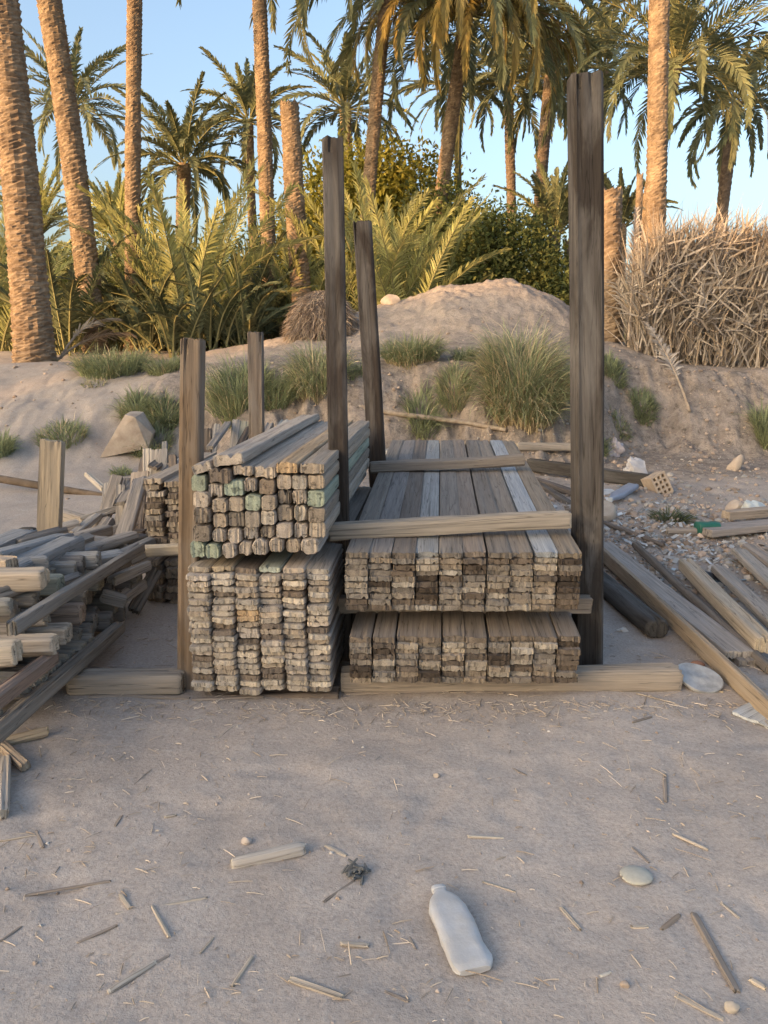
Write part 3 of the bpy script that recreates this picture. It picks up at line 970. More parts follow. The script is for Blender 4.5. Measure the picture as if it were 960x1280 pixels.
GB = "loose timbers of the rack"
timber("crossbar", at(410, 664, 3.52), at(713, 650, 3.52), 0.078, 0.068, (0.34, 0.295, 0.245), "pale split crossbar lying across the front of the upper right boards", "crossbar", GB, cracks=2, mats=[M_WOOD, M_END], bow=0.010, jit=0.006, warp=0.006, rnd=0.3)
timber("crossbar", at(462, 585, 5.12), at(656, 573, 5.12), 0.085, 0.062, (0.235, 0.20, 0.17), "grey brown crossbar lying across the far end of the upper right boards", "crossbar", GB, jit=0.006, warp=0.008, rnd=0.4)
timber("spacer_timber", at(418, 755, 3.55), at(739, 754, 3.55), 0.08, 0.072, (0.27, 0.22, 0.175), "long spacer timber between the lower and upper right board stacks", "timber", GB, rnd=0.08, cracks=0)
timber("sleeper", at(86, 852, 3.30), at(231, 851, 3.30), 0.11, 0.096, (0.33, 0.28, 0.23), "pale sleeper on the ground reaching out from the short front post", "sleeper", "ground sleepers of the rack", rnd=0.3, worn=0.2)
timber("sleeper", at(426, 848, 3.36), at(849, 846, 3.36), 0.11, 0.098, (0.33, 0.275, 0.22), "long sleeper on the ground under the right board stacks, its cracked end showing", "sleeper", "ground sleepers of the rack", rnd=0.2, worn=0.1, jit=0.006, warp=0.005, cracks=3)
timber("ground_board", at(236, 869, 3.3), at(425, 866, 3.3), 0.1, 0.03, BROWN, "thin dark board on the dirt under the batten stack", "board", GB)

# back left stack: two columns of short boards with a spacer in between
pool_b = [plank_mesh("board", 0.12, 0.03, 1.3, R, 0.2, 0.003, R.choice([0, 1, 2]), 0.015, 0.003, worn=0.08) for _ in range(8)]
for (nm, yt, yb, n, dk) in (("upper", 600, 688, 12, 1.0), ("lower", 700, 772, 9, 0.8)):
    for c in range(3):
        a0 = at(181 + 26 * c, yb, 4.6); a1 = at(206 + 26 * c, yt - (2 if c == 0 else -2), 4.6)
        for r in range(n):
            lev = n - 1 - r
            z = a0.z + (a1.z - a0.z) * (lev + 0.5) / n
            x = (a0.x + a1.x) / 2 + R.uniform(-0.015, 0.015)
            col = jcol(R.choice([TAN, BROWN, TAN, GREY]), R)
            o = obj("stored_board", R.choice(pool_b), color=col)
            a = Vector((x, 4.6 + R.uniform(-0.03, 0.03), z))
            place(o, a, a + Vector((0.05, 1, 0.0)).normalized() * 1.3)
            o.matrix_world = o.matrix_world @ Matrix.Rotation(R.uniform(-0.06, 0.06), 4, 'Y') @ Matrix.Diagonal((R.uniform(0.85, 0.98), 1, (a1.z - a0.z) / n / 0.03 * 0.93, 1))
            tag(o, f"short board, {ordn(r)} from top, {ordn(c)} column, {nm} stack behind the short front post", "board", "short boards stacked behind the short post")
timber("spacer_timber", at(176, 689, 4.45), at(236, 686, 4.45), 0.08, 0.06, (0.46, 0.38, 0.28), "pale spacer timber between the short boards behind the front post", "timber", GB, worn=0.1)
timber("leaning_board", at(150, 688, 4.5) , at(176, 600, 5.4), 0.1, 0.05, GREY, "grey board leaning steeply beside the short stacked boards", "board", "leaning scrap boards", up=(0, -1, 0.3))

# ------------------------------------------------------------------ the heap of sleepers on the left
GH = "timbers of the left heap"


def heap_timber(px, py, h, label, col, X=None, reach=1.5, yaw=0.0, pit=0.0, w=None, rnd=0.3, name="heap_timber", mats=None, up=(0, 0, 1)):
    X = X if X is not None else -1.42
    a, b2, c_ = ray(px, py)
    t = X / a
    e = Vector((X, b2 * t, EYE + c_ * t))
    depth = t                                             # along the optical axis
    hh_ = h / FPX * depth
    wd = w if w else hh_ * R.uniform(1.0, 1.3)
    d = Vector((-math.cos(yaw) * math.cos(pit), -math.sin(yaw) * math.cos(pit), math.sin(pit)))
    return timber(name, e, e + d * reach, wd, hh_, col, label, "timber", GH, rnd=rnd, cracks=R.choice([1, 2, 2]), mats=mats or [M_GREYWOOD, M_ROUNDEND], worn=0.14, jit=0.005, warp=0.005, skew=R.uniform(-0.15, 0.15), up=up)


heap = [
    (59, 724, 25, "large pale timber sticking out near the top of the left heap", (0.47, 0.38, 0.29), -1.40, 0.10, 0.0),
    (71, 806, 24, "pale squared timber low in the heap above the diagonal beam", (0.48, 0.40, 0.32), -1.34, 0.12, 0.0),
    (24, 815, 28, "blunt pale timber end nearest the path at the heap foot", (0.50, 0.42, 0.33), -1.38, 0.15, 0.0),
    (88, 791, 22, "tan timber with square end just above the pale pair", (0.40, 0.34, 0.28), -1.36, 0.10, 0.0),
    (105, 766, 24, "reddish brown timber in the middle of the heap face", (0.32, 0.235, 0.18), -1.38, 0.08, 0.0),
    (79, 732, 24, "green grey timber end under the large pale one", (0.27, 0.27, 0.22), -1.41, 0.06, 0.0),
    (15, 758, 18, "grey timber end close to the frame edge under the large pale one", (0.28, 0.26, 0.23), -1.46, 0.1, 0.0),
    (48, 748, 18, "split dark timber end below the green grey one", (0.20, 0.18, 0.155), -1.45, 0.08, 0.0),
    (60, 773, 15, "small round timber end under the diagonal plank", (0.31, 0.27, 0.23), -1.40, 0.05, 0.0),
    (109, 746, 18, "round brown timber end above the reddish one", (0.27, 0.225, 0.18), -1.42, 0.05, 0.0),
    (128, 727, 22, "olive brown round timber end in the heap middle", (0.24, 0.205, 0.15), -1.42, 0.05, 0.0),
    (175, 718, 18, "grey timber ending beside the short boards stack", (0.30, 0.28, 0.25), -1.40, 0.05, 0.0),
    (168, 733, 16, "short dark timber stub under the grey timber end", (0.22, 0.2, 0.18), -1.42, 0.05, 0.0),
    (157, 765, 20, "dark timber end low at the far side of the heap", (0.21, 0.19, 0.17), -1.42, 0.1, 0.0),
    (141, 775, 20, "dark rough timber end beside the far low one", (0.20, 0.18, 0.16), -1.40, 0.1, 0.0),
    (126, 699, 20, "grey rounded timber near the top of the heap beside the diagonal", (0.31, 0.29, 0.265), -1.45, 0.12, 0.0),
    (96, 712, 16, "narrow grey timber end behind the large pale one", (0.27, 0.25, 0.225), -1.5, 0.1, 0.0),
    (102, 797, 20, "round dark timber end under the tan square one", (0.22, 0.2, 0.175), -1.42, 0.06, 0.0),
    (62, 705, 18, "long grey timber lying flat on the heap top", (0.33, 0.31, 0.285), -1.58, 0.35, 0.0),
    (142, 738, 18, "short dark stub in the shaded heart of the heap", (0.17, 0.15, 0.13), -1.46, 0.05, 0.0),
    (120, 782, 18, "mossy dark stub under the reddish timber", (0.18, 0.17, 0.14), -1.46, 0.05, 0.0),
]
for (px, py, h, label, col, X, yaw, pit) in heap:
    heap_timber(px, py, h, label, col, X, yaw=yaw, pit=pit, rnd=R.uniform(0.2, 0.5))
for k, (px, py) in enumerate([(3, 893), (24, 866), (39, 864), (49, 856), (58, 848), (68, 839), (77, 832), (86, 825), (96, 817), (106, 810), (116, 803)]):
    heap_timber(px, py, 15, f"small round log end, {ordn(k)} from the frame edge in the lowest row of the heap", (0.27, 0.24, 0.205), -1.385 + R.uniform(-0.02, 0.01), yaw=R.uniform(-0.1, 0.1), rnd=0.65)
# layers under and behind: rows of ends that face the rack
for lay, (z, y0, y1, n) in enumerate(((0.16, 2.95, 4.5, 12), (0.27, 3.0, 4.5, 11), (0.37, 3.05, 4.2, 9), (0.45, 3.05, 3.9, 7))):
    for k in range(n):
        y = y0 + (y1 - y0) * (k + 0.5) / n
        x = -1.46 - 0.03 * lay + R.uniform(-0.06, 0.05)
        s = 0.095 if lay else 0.085
        e = Vector((x, y, z))
        timber("heap_timber", e, e + Vector((-1.4, R.uniform(-0.2, 0.1), R.uniform(-0.02, 0.02))), s * R.uniform(0.95, 1.25), s, jcol(R.choice([BROWN, GREY, (0.22, 0.2, 0.17), (0.25, 0.22, 0.19)]), R),
               f"{ordn(k)} timber end from the path in the {ordn(lay)} layer of the left heap", "timber", GH, rnd=R.uniform(0.3, 0.65), mats=[M_GREYWOOD, M_ROUNDEND], worn=0.15, jit=0.005)
def on_x(px, py, X):
    a, b2, c_ = ray(px, py); t = X / a
    return Vector((X, b2 * t, EYE + c_ * t))


timber("heap_timber", on_x(-30, 938, -1.37), on_x(150, 783, -1.36), 0.06, 0.055, (0.24, 0.205, 0.17), "long dark bearer on the ground along the foot of the left heap", "timber", GH, mats=[M_GREYWOOD, M_ROUNDEND])
timber("heap_timber", on_x(-25, 890, -1.36), on_x(66, 822, -1.38), 0.055, 0.055, (0.27, 0.19, 0.145), "reddish beam slanting along the heap foot above the round ends", "timber", GH, mats=[M_WOOD, M_END])
timber("heap_timber", on_x(14, 787, -1.33), on_x(177, 684, -1.38), 0.04, 0.055, (0.25, 0.22, 0.19), "long diagonal plank laid up the face of the left heap", "timber", GH, mats=[M_GREYWOOD, M_END])
timber("heap_timber", at(-12, 728, 3.3), at(92, 680, 4.1), 0.13, 0.09, (0.30, 0.29, 0.28), "broad grey beam slanting across the top of the left heap", "timber", GH, mats=[M_GREYWOOD, M_ROUNDEND], cracks=3, worn=0.1)
timber("heap_timber", at(-10, 700, 3.5), at(84, 674, 4.3), 0.10, 0.07, (0.32, 0.31, 0.30), "second grey beam on the heap top behind the broad one", "timber", GH, mats=[M_GREYWOOD, M_ROUNDEND], cracks=2, worn=0.1)
timber("heap_timber", at(17, 708, 3.25), at(-60, 704, 3.4), 0.07, 0.075, (0.42, 0.335, 0.26), "pale timber end by the broad grey beam on the heap top", "timber", GH, mats=[M_GREYWOOD, M_ROUNDEND])
timber("heap_timber", at(-20, 690, 4.2), at(33, 668, 4.7), 0.16, 0.07, (0.31, 0.30, 0.29), "wide grey slab of weathered timber at the back of the heap top", "timber", GH, mats=[M_GREYWOOD, M_END], cracks=3)
timber("heap_timber", at(86, 694, 4.2), at(181, 672, 4.9), 0.11, 0.05, (0.27, 0.265, 0.26), "long grey plank on the heap top pointing to the short boards", "timber", GH, mats=[M_GREYWOOD, M_END], cracks=2)
timber("heap_timber", at(62, 684, 4.5), at(135, 662, 5.0), 0.09, 0.07, (0.36, 0.31, 0.26), "tan timber lying behind the grey plank on the heap top", "timber", GH)
timber("heap_timber", at(110, 712, 4.1), at(190, 676, 4.6), 0.06, 0.045, (0.23, 0.22, 0.21), "thin dark plank on the heap beside the pale spacer timber", "timber", GH, mats=[M_GREYWOOD, M_END])
timber("heap_timber", at(166, 765, 4.3), at(196, 712, 4.5), 0.07, 0.06, (0.19, 0.17, 0.15), "dark timber leaning against the short boards stack", "timber", GH, up=(0, -1, 0))
for k, (x0, y0, x1, y1, Y, c_, lb) in enumerate([
    (-5, 937, 62, 920, 2.86, (0.36, 0.285, 0.20), "thick pale stick on the dirt in front of the left heap"),
    (0, 936, 33, 966, 2.78, (0.33, 0.26, 0.20), "short pointed stick on the dirt below the heap foot"),
    (4, 1028, 7, 955, 2.5, (0.44, 0.38, 0.32), "pale stick pointing away from the viewer beside the path edge")]):
    a, b2 = on_ground(x0, y0), on_ground(x1, y1)
    timber("broken_stick", a + Vector((0, 0, .02)), b2 + Vector((0, 0, .02)), 0.04, 0.035, c_, lb, "stick", "broken sticks by the heap", rnd=0.5, mats=[M_WOOD, M_END])

for k, (x0, y0, x1, y1, Y0, Y1, w_, t_) in enumerate([
    (95, 706, 152, 694, 3.9, 4.1, .08, .06), (100, 690, 170, 668, 4.3, 4.6, .07, .04), (118, 716, 160, 700, 3.95, 4.2, .07, .06), (60, 690, 110, 672, 4.0, 4.5, .09, .05), (138, 728, 186, 706, 4.1, 4.4, .06, .05),
    (20, 680, 80, 664, 4.4, 4.8, .08, .05), (100, 676, 160, 680, 4.6, 4.7, .07, .06), (150, 706, 184, 690, 4.3, 4.45, .06, .04), (146, 752, 180, 728, 4.15, 4.4, .06, .05), (40, 742, 96, 720, 3.45, 3.7, .05, .04), (-10, 744, 40, 728, 3.05, 3.2, .06, .05), (126, 744, 158, 752, 3.95, 4.0, .07, .06)]):
    timber("heap_timber", at(x0, y0, Y0), at(x1, y1, Y1), w_, t_, jcol(R.choice([(0.33, 0.31, 0.285), (0.29, 0.265, 0.24), (0.37, 0.325, 0.28), (0.24, 0.21, 0.185)]), R),
           f"{ordn(k)} of the short broken timbers strewn over the left heap", "timber", GH, rnd=R.uniform(0.2, 0.45), cracks=2, mats=[M_GREYWOOD, M_ROUNDEND], worn=0.15, jit=0.006, skew=R.uniform(-0.3, 0.3))

# upright plank, rail and leaning scrap at the foot of the left bank
timber("upright_plank", at(61, 690, 5.1), at(66, 549, 5.1), 0.145, 0.06, (0.37, 0.30, 0.22), "upright pale plank with two cracks standing behind the left heap", "plank", up=(0, -1, 0), rnd=0.06, cracks=3)
GS = "leaning scrap boards"
V, F = tube([at(-40, 592, 7.6), at(55, 608, 7.5), at(130, 620, 7.4)], [0.04, 0.038, 0.03], 8)
tag(obj("wooden_pole", mesh_of("wooden_pole", V, F, [M_BARKGREY], smooth=60)), "thin dark pole lying against the bank behind the upright plank", "pole")
for (x0, y0, x1, y1, Y0, Y1, w_, t_, col, lb) in [
    (118, 662, 147, 595, 6.0, 6.4, 0.10, 0.05, GREY, "broad grey scrap board leaning on the bank beside the short boards"),
    (149, 658, 151, 606, 5.9, 6.3, 0.07, 0.04, (0.33, 0.29, 0.25), "narrow upright scrap board beside the broad grey one"),
    (160, 640, 182, 572, 5.9, 6.6, 0.08, 0.04, BROWN, "brown scrap board tilted behind the narrow one"),
    (166, 622, 176, 590, 5.7, 6.1, 0.14, 0.05, (0.38, 0.31, 0.25), "stubby pale offcut among the leaning scrap boards"),
    (185, 610, 200, 562, 5.6, 6.2, 0.13, 0.04, (0.33, 0.29, 0.25), "wide worn scrap board above the short boards stack"),
    (203, 585, 226, 548, 5.8, 6.4, 0.05, 0.03, GREY, "thin grey lath leaning above the short boards stack"),
    (214, 596, 216, 568, 5.7, 6.0, 0.06, 0.03, BROWN, "little upright lath beside the short front post"),
    (70, 642, 125, 657, 6.4, 6.2, 0.10, 0.09, (0.36, 0.31, 0.26), "grey log lying at the bank foot behind the upright plank"),
    (108, 592, 130, 612, 7.2, 7.0, 0.05, 0.04, PALE, "short pale offcut lying on the bank slope"),
    (128, 664, 138, 650, 5.5, 5.6, 0.08, 0.07, GREY, "grey block among the leaning scraps"),
    (158, 660, 166, 645, 5.6, 5.7, 0.07, 0.06, BROWN, "brown block among the leaning scraps"),
    (72, 672, 182, 666, 5.4, 5.4, 0.09, 0.04, DARKB, "dark plank lying flat behind the left heap top"),
    (68, 664, 100, 656, 5.7, 5.8, 0.14, 0.07, (0.36, 0.32, 0.28), "pale grey block beside the foot of the upright plank"),
    (254, 572, 258, 535, 6.4, 6.4, 0.09, 0.05, BROWN, "stubby brown upright seen between the short front post and the stack"),
    (262, 560, 285, 528, 6.0, 7.0, 0.06, 0.03, GREY, "grey lath leaning behind the timber stack, first of the fan"),
    (272, 560, 296, 525, 6.0, 7.0, 0.07, 0.03, (0.30, 0.27, 0.24), "grey lath leaning behind the timber stack, second of the fan"),
    (284, 562, 306, 527, 6.0, 7.0, 0.08, 0.03, (0.28, 0.26, 0.2), "greenish lath leaning behind the timber stack, third of the fan"),
    (296, 565, 312, 535, 6.0, 6.8, 0.06, 0.03, DARKB, "dark lath leaning behind the timber stack, last of the fan"),
    (328, 548, 338, 530, 6.2, 6.6, 0.06, 0.03, GREY, "short grey lath just past the short rear post"),
    (338, 552, 358, 526, 6.0, 6.6, 0.08, 0.03, (0.40, 0.37, 0.33), "pale lath leaning behind the timber stack near the rear post")]:
    A_, B_ = at(x0, y0, Y0), at(x1, y1, Y1)
    dd = (B_ - A_).normalized()
    if B_.z - A_.z > 0.12: A_.z = min(A_.z, hz(A_.x, A_.y) - 0.03)
    timber("scrap_board", A_, B_, w_, t_, col, lb, "board", GS, up=(0, -1, 0.2) if B_.z - A_.z > 0.12 else (0, 0, 1), rnd=0.2, cracks=1, mats=[M_GREYWOOD, M_END])

# more broken laths heaped up the slope beside the short boards: (picture ends, distances, width)
words_ = ["first", "second", "third", "fourth", "fifth", "sixth", "seventh", "eighth", "ninth", "tenth", "eleventh", "twelfth", "thirteenth", "fourteenth", "fifteenth", "sixteenth", "seventeenth", "eighteenth"]
for k, (x0, y0, x1, y1, Y0, Y1, w_) in enumerate([
    (92, 668, 128, 640, 5.6, 6.2, .07), (100, 650, 146, 636, 6.0, 6.2, .05), (126, 660, 134, 604, 5.9, 6.4, .05), (134, 668, 170, 650, 5.3, 5.5, .08), (140, 640, 160, 598, 6.1, 6.5, .06),
    (150, 630, 172, 596, 6.0, 6.6, .09), (166, 655, 178, 612, 5.4, 5.8, .06), (172, 606, 190, 566, 5.9, 6.5, .05), (180, 590, 184, 560, 6.1, 6.3, .07), (190, 585, 212, 570, 6.0, 6.3, .08),
    (196, 600, 206, 552, 5.8, 6.3, .04), (206, 592, 236, 566, 5.9, 6.4, .06), (214, 578, 230, 540, 6.2, 6.7, .05), (226, 590, 250, 556, 6.0, 6.4, .07), (246, 566, 272, 530, 6.3, 7.0, .05),
    (80, 676, 120, 670, 5.2, 5.3, .09), (110, 676, 150, 660, 5.1, 5.5, .05), (290, 556, 318, 524, 6.4, 7.1, .05)]):
    A_, B_ = at(x0, y0, Y0), at(x1, y1, Y1)
    if B_.z - A_.z > 0.12: A_.z = min(A_.z, hz(A_.x, A_.y) - 0.03)
    timber("scrap_board", A_, B_, w_, R.uniform(0.02, 0.045), jcol(R.choice([GREY, TAN, (0.33, 0.31, 0.29), BROWN, PALE]), R),
           f"broken lath on the slope behind the left heap, {words_[k]} from the upright plank", "board", GS, up=(0, -1, 0.4), rnd=0.2, cracks=1, mats=[M_GREYWOOD, M_END], jit=0.004)

# ------------------------------------------------------------------ loose boards on the right
GR = "loose boards lying right of the rack"


def lie(x0, y0, x1, y1, w, t, col, lb, zoff0=0.0, zoff1=0.0, **kw):
    a, b2 = on_ground(x0, y0), on_ground(x1, y1)
    a.z += t / 2 + zoff0; b2.z += t / 2 + zoff1
    return timber("loose_board", a, b2, w, t, col, lb, "board", GR, **kw)


gw = dict(mats=[M_GREYWOOD, M_END])
lie(752, 692, 925, 830, 0.15, 0.04, (0.33, 0.29, 0.26), "wide grey board, longest one slanting down beside the tallest post", 0.05, 0.02, **gw)
lie(744, 697, 975, 915, 0.035, 0.09, (0.34, 0.265, 0.19), "narrow board on its edge running past the wide grey board", 0.03, 0.0, **gw)
lie(742, 730, 822, 800, 0.13, 0.11, (0.075, 0.068, 0.062), "dark rounded timber on the dirt under the wide grey board", 0.0, 0.0, rnd=0.7, worn=0.25, mats=[M_GREYWOOD, M_ROUNDEND])
lie(855, 722, 955, 828, 0.10, 0.09, (0.42, 0.35, 0.27), "thick tan timber with pale cut end near the frame edge", 0.05, 0.04, rnd=0.4, worn=0.12)
lie(793, 688, 962, 845, 0.05, 0.05, (0.16, 0.135, 0.115), "thin dark pole lying between the wide board and the thick timber", 0.02, 0.0, rnd=0.6)
lie(850, 752, 935, 835, 0.09, 0.035, (0.22, 0.19, 0.165), "dark plank lying under the thick tan timber", 0.0, 0.0, **gw)
lie(896, 726, 985, 815, 0.09, 0.05, (0.30, 0.265, 0.235), "grey timber beginning at the black bag", 0.06, 0.05, **gw)
lie(922, 700, 985, 762, 0.11, 0.04, (0.33, 0.29, 0.25), "broad grey plank crossing the upper corner of the loose boards", 0.05, 0.05, **gw)
lie(934, 692, 990, 735, 0.10, 0.04, (0.27, 0.23, 0.20), "brown plank behind the broad grey plank at the frame edge", 0.04, 0.04, **gw)
lie(905, 658, 990, 650, 0.10, 0.07, (0.36, 0.29, 0.23), "tan squared timber lying beside the green can", 0.06, 0.06, rnd=0.1)
lie(878, 672, 1000, 660, 0.2, 0.06, (0.30, 0.26, 0.235), "wide grey plank lying in front of the tan squared timber", 0.02, 0.02, **gw)
lie(940, 905, 985, 880, 0.2, 0.012, (0.42, 0.43, 0.44), "silvery flat board lying by the narrow edge-on board at the frame edge", 0.0, 0.0, **gw)
lie(660, 588, 822, 612, 0.10, 0.13, (0.055, 0.05, 0.046), "dark heavy beam lying behind the right boards near the perforated brick", 0.0, 0.0, **gw)
lie(645, 570, 722, 571, 0.09, 0.09, (0.33, 0.285, 0.24), "grey log lying behind the far crossbar", 0.06, 0.06, rnd=0.5)
lie(660, 600, 735, 625, 0.08, 0.05, (0.13, 0.11, 0.10), "dark plank under the heavy beam beside the boards", 0.0, 0.0, **gw)
lie(672, 607, 735, 648, 0.06, 0.05, (0.11, 0.095, 0.085), "thin dark plank slanting beside the board stack", 0.0, 0.0, **gw)
lie(745, 655, 830, 688, 0.03, 0.03, (0.17, 0.14, 0.12), "thin dark stick lying in the rubble beside the tallest post", 0.02, 0.02, rnd=0.7)
lie(832, 668, 890, 668, 0.05, 0.05, (0.32, 0.27, 0.23), "short grey offcut lying before the green can", 0.0, 0.0, rnd=0.5)
V, F = tube([on_ground(425, 510) + Vector((0, 0, .05)), on_ground(500, 524) + Vector((0, 0, .05)), on_ground(580, 534) + Vector((0, 0, .05)), on_ground(632, 544) + Vector((0, 0, .05))], [0.032, 0.03, 0.028, 0.025], 8)
tag(obj("wooden_pole", mesh_of("wooden_pole", V, F, [M_TWIG], smooth=60)), "long thin pole lying on the bank foot behind the right boards", "pole")
timber("scrap_board", at(482, 566, 6.6), at(505, 574, 6.0), 0.12, 0.08, (0.38, 0.37, 0.35), "pale broken block at the far end of the right boards beside the leaning post", "board", GS, **gw)
timber("scrap_board", at(500, 560, 6.9), at(512, 575, 6.3), 0.14, 0.04, (0.43, 0.44, 0.44), "silvery short plank behind the leaning dark post", "board", GS, **gw)
# ------------------------------------------------------------------ palms
def P(Y, *pts, foot=True):
    """Trunk path through picture points at distance Y, its foot put on the ground."""
    ps = [at(x, y, Y) for x, y in pts]
    g = hz(ps[0].x, Y) - 0.1
    a, b2 = ps[0], ps[1]
    if foot:
        d = (a - b2)
        k = (g - a.z) / d.z if abs(d.z) > 1e-3 else 0
        ps[0] = a + d * k if k > 0 else Vector((a.x, a.y, g))
    return ps


rp = random.Random(5)
date_palm("stout golden palm trunk rising from the sand at the picture edge", P(12, (44, 450), (28, 280), (15, 130), (3, 0), (-42, -340)), 0.27, 0.20, 3.0, 34, rp)
date_palm("tall leaning palm trunk, second from the sand edge", P(15, (108, 345), (97, 260), (86, 150), (62, 0), (2, -310)), 0.21, 0.19, 3.0, 34, rp)
date_palm("tall straight slender palm trunk, third from the sand edge", P(16.5, (166, 410), (165, 240), (167, 100), (169, 0), (173, -310)), 0.16, 0.125, 3.0, 34, rp)
date_palm("tall slender palm trunk beside the broken stump", P(19, (337, 380), (334, 230), (328, 100), (323, 0), (319, -140)), 0.175, 0.15, 2.9, 34, rp)
date_palm("broken topped palm trunk without a crown behind the tall dark post", P(17, (374, 330), (369, 260), (365, 190), (362, 130)), 0.22, 0.18, 0, 0, rp, crown=False, cut=True, group="crownless palm stumps")
date_palm("curving palm trunk under dark hanging fronds above the middle", P(20, (456, 330), (462, 215), (473, 110), (483, 0), (487, -38)), 0.17, 0.145, 3.1, 40, rp, lo=-60, droopk=1.25)
date_palm("tall palm with golden drooping fronds in its big crown", P(21, (542, 310), (553, 230), (566, 140), (578, 60), (583, 14)), 0.19, 0.16, 3.6, 54, rp, droopk=1.1, skirt=(26, 80, 250), nl=60)
date_palm("golden bright straight palm trunk rising above the frond fence", P(14, (818, 330), (821, 200), (823, 90), (824, 0), (826, -340)), 0.165, 0.145, 2.9, 34, rp)
date_palm("broad cut palm stump beside the tallest post", P(12.3, (760, 430), (761, 330), (762, 238)), 0.185, 0.175, 0, 0, rp, crown=False, cut=True, group="crownless palm stumps")
date_palm("thin bare palm stem beside the golden trunk", P(13, (789, 410), (796, 310), (800, 219)), 0.07, 0.05, 0, 0, rp, crown=False, cut=True, group="crownless palm stumps")
far = dict(far=True, nl=40)
date_palm("palm with spreading crown behind the two stout golden trunks", P(29, (112, 400), (102, 260), (95, 170), (91, 132)), 0.2, 0.18, 2.7, 38, rp, **far)
date_palm("low bushy crowned palm between the slender trunks", P(25, (226, 400), (228, 300), (229, 240), (230, 205)), 0.22, 0.2, 2.2, 40, rp, **far)
date_palm("small palm with narrow dark trunk left of the slender trunk pair", P(27, (318, 340), (314, 240), (312, 190), (311, 150)), 0.14, 0.14, 2.1, 34, rp, **far)
date_palm("palm crown rising behind the yellow green tree", P(27, (440, 330), (436, 240), (433, 180), (432, 135)), 0.19, 0.18, 2.3, 38, rp, **far)
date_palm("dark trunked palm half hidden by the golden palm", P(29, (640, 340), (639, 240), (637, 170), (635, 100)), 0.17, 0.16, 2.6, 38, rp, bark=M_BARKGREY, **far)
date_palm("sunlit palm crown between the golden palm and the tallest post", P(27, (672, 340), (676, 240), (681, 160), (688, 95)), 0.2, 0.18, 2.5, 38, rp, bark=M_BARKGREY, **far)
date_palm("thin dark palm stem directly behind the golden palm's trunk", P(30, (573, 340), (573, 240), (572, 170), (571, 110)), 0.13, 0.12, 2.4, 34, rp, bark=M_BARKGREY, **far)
date_palm("bright topped palm behind the top of the tallest post", P(29, (736, 320), (740, 220), (747, 140), (756, 82)), 0.18, 0.17, 2.6, 40, rp, **far)
date_palm("wide dark palm crown with leaning stem behind the golden trunk", P(19.5, (794, 400), (808, 270), (825, 170), (846, 82)), 0.15, 0.13, 2.75, 48, rp, droopk=1.25, lo=-65)
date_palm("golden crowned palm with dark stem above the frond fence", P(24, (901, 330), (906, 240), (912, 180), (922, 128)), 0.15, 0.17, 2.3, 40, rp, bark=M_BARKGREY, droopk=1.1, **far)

YM = [M_LEAF_YOUNG, M_RACHIS, M_DRY]
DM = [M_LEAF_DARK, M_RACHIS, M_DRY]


def clump(label, px, py, Y, fl, nf, mats, seed, hmax=None):
    """A young palm: fronds springing from the ground."""
    r_ = random.Random(seed)
    a = at(px, py, Y); z = hz(a.x, Y)
    return date_palm(label, [Vector((a.x, Y, z + 0.05))], 0.15, 0.15, fl, nf, r_, mats=mats, young=True, group="young palms", nl=54, up=(56, 88, 14, 62) if mats is YM else (42, 86, 20, 85))


def trunked(label, Y, pts, r, fl, nf, mats, seed, **kw):
    return date_palm(label, P(Y, *pts), r, r, fl, nf, random.Random(seed), mats=mats, group="young palms", hi=86, lo=-25, droopk=0.75, **kw)


clump("large young palm with bright upright fronds between the slender trunks", 236, 420, 15.8, 3.2, 24, YM, 1)
clump("young palm with sunlit fronds behind the leaning dark post", 470, 390, 17, 3.1, 24, YM, 2)
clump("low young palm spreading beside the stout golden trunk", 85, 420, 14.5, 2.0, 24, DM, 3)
clump("young palm at the picture edge behind the stout trunk", -8, 420, 15.5, 2.7, 24, YM, 4)
clump("young palm behind the brown thatch heap", 385, 390, 17.5, 2.5, 22, YM, 5)
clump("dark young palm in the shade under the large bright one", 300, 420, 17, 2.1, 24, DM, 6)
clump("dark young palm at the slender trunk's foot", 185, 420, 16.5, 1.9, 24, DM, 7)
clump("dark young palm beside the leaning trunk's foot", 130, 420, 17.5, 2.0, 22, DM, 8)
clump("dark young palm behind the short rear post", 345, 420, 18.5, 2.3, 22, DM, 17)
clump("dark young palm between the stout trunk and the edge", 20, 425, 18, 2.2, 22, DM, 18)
clump("small young palm on the ridge behind the mound's shoulder", 530, 370, 18, 2.3, 18, YM, 9)
trunked("bright small palm between the leaning and the straight trunk", 22, [(146, 370), (146, 330), (146, 300)], 0.13, 1.7, 30, YM, 10)
trunked("grey green small palm just left of the tallest post", 20, [(690, 360), (692, 320), (694, 290)], 0.14, 1.6, 28, None, 11)
trunked("small palm peeping out behind the broad cut stump", 21, [(775, 380), (776, 330), (777, 280)], 0.12, 1.3, 24, None, 12)
trunked("small palm low behind the stout golden trunk", 24, [(50, 380), (50, 330), (48, 290)], 0.14, 2.0, 30, YM, 13)

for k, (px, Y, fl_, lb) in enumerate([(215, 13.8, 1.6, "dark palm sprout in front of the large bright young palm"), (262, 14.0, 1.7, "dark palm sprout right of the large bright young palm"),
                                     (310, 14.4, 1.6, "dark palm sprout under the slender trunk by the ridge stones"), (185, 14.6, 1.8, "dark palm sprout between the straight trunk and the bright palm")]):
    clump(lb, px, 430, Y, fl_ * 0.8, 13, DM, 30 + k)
clump("second bright young palm left of the large one", 205, 420, 17.0, 2.6, 20, YM, 41)
clump("bright young palm with long side frond behind the mound's shoulder", 505, 380, 16.6, 2.6, 14, YM, 43)

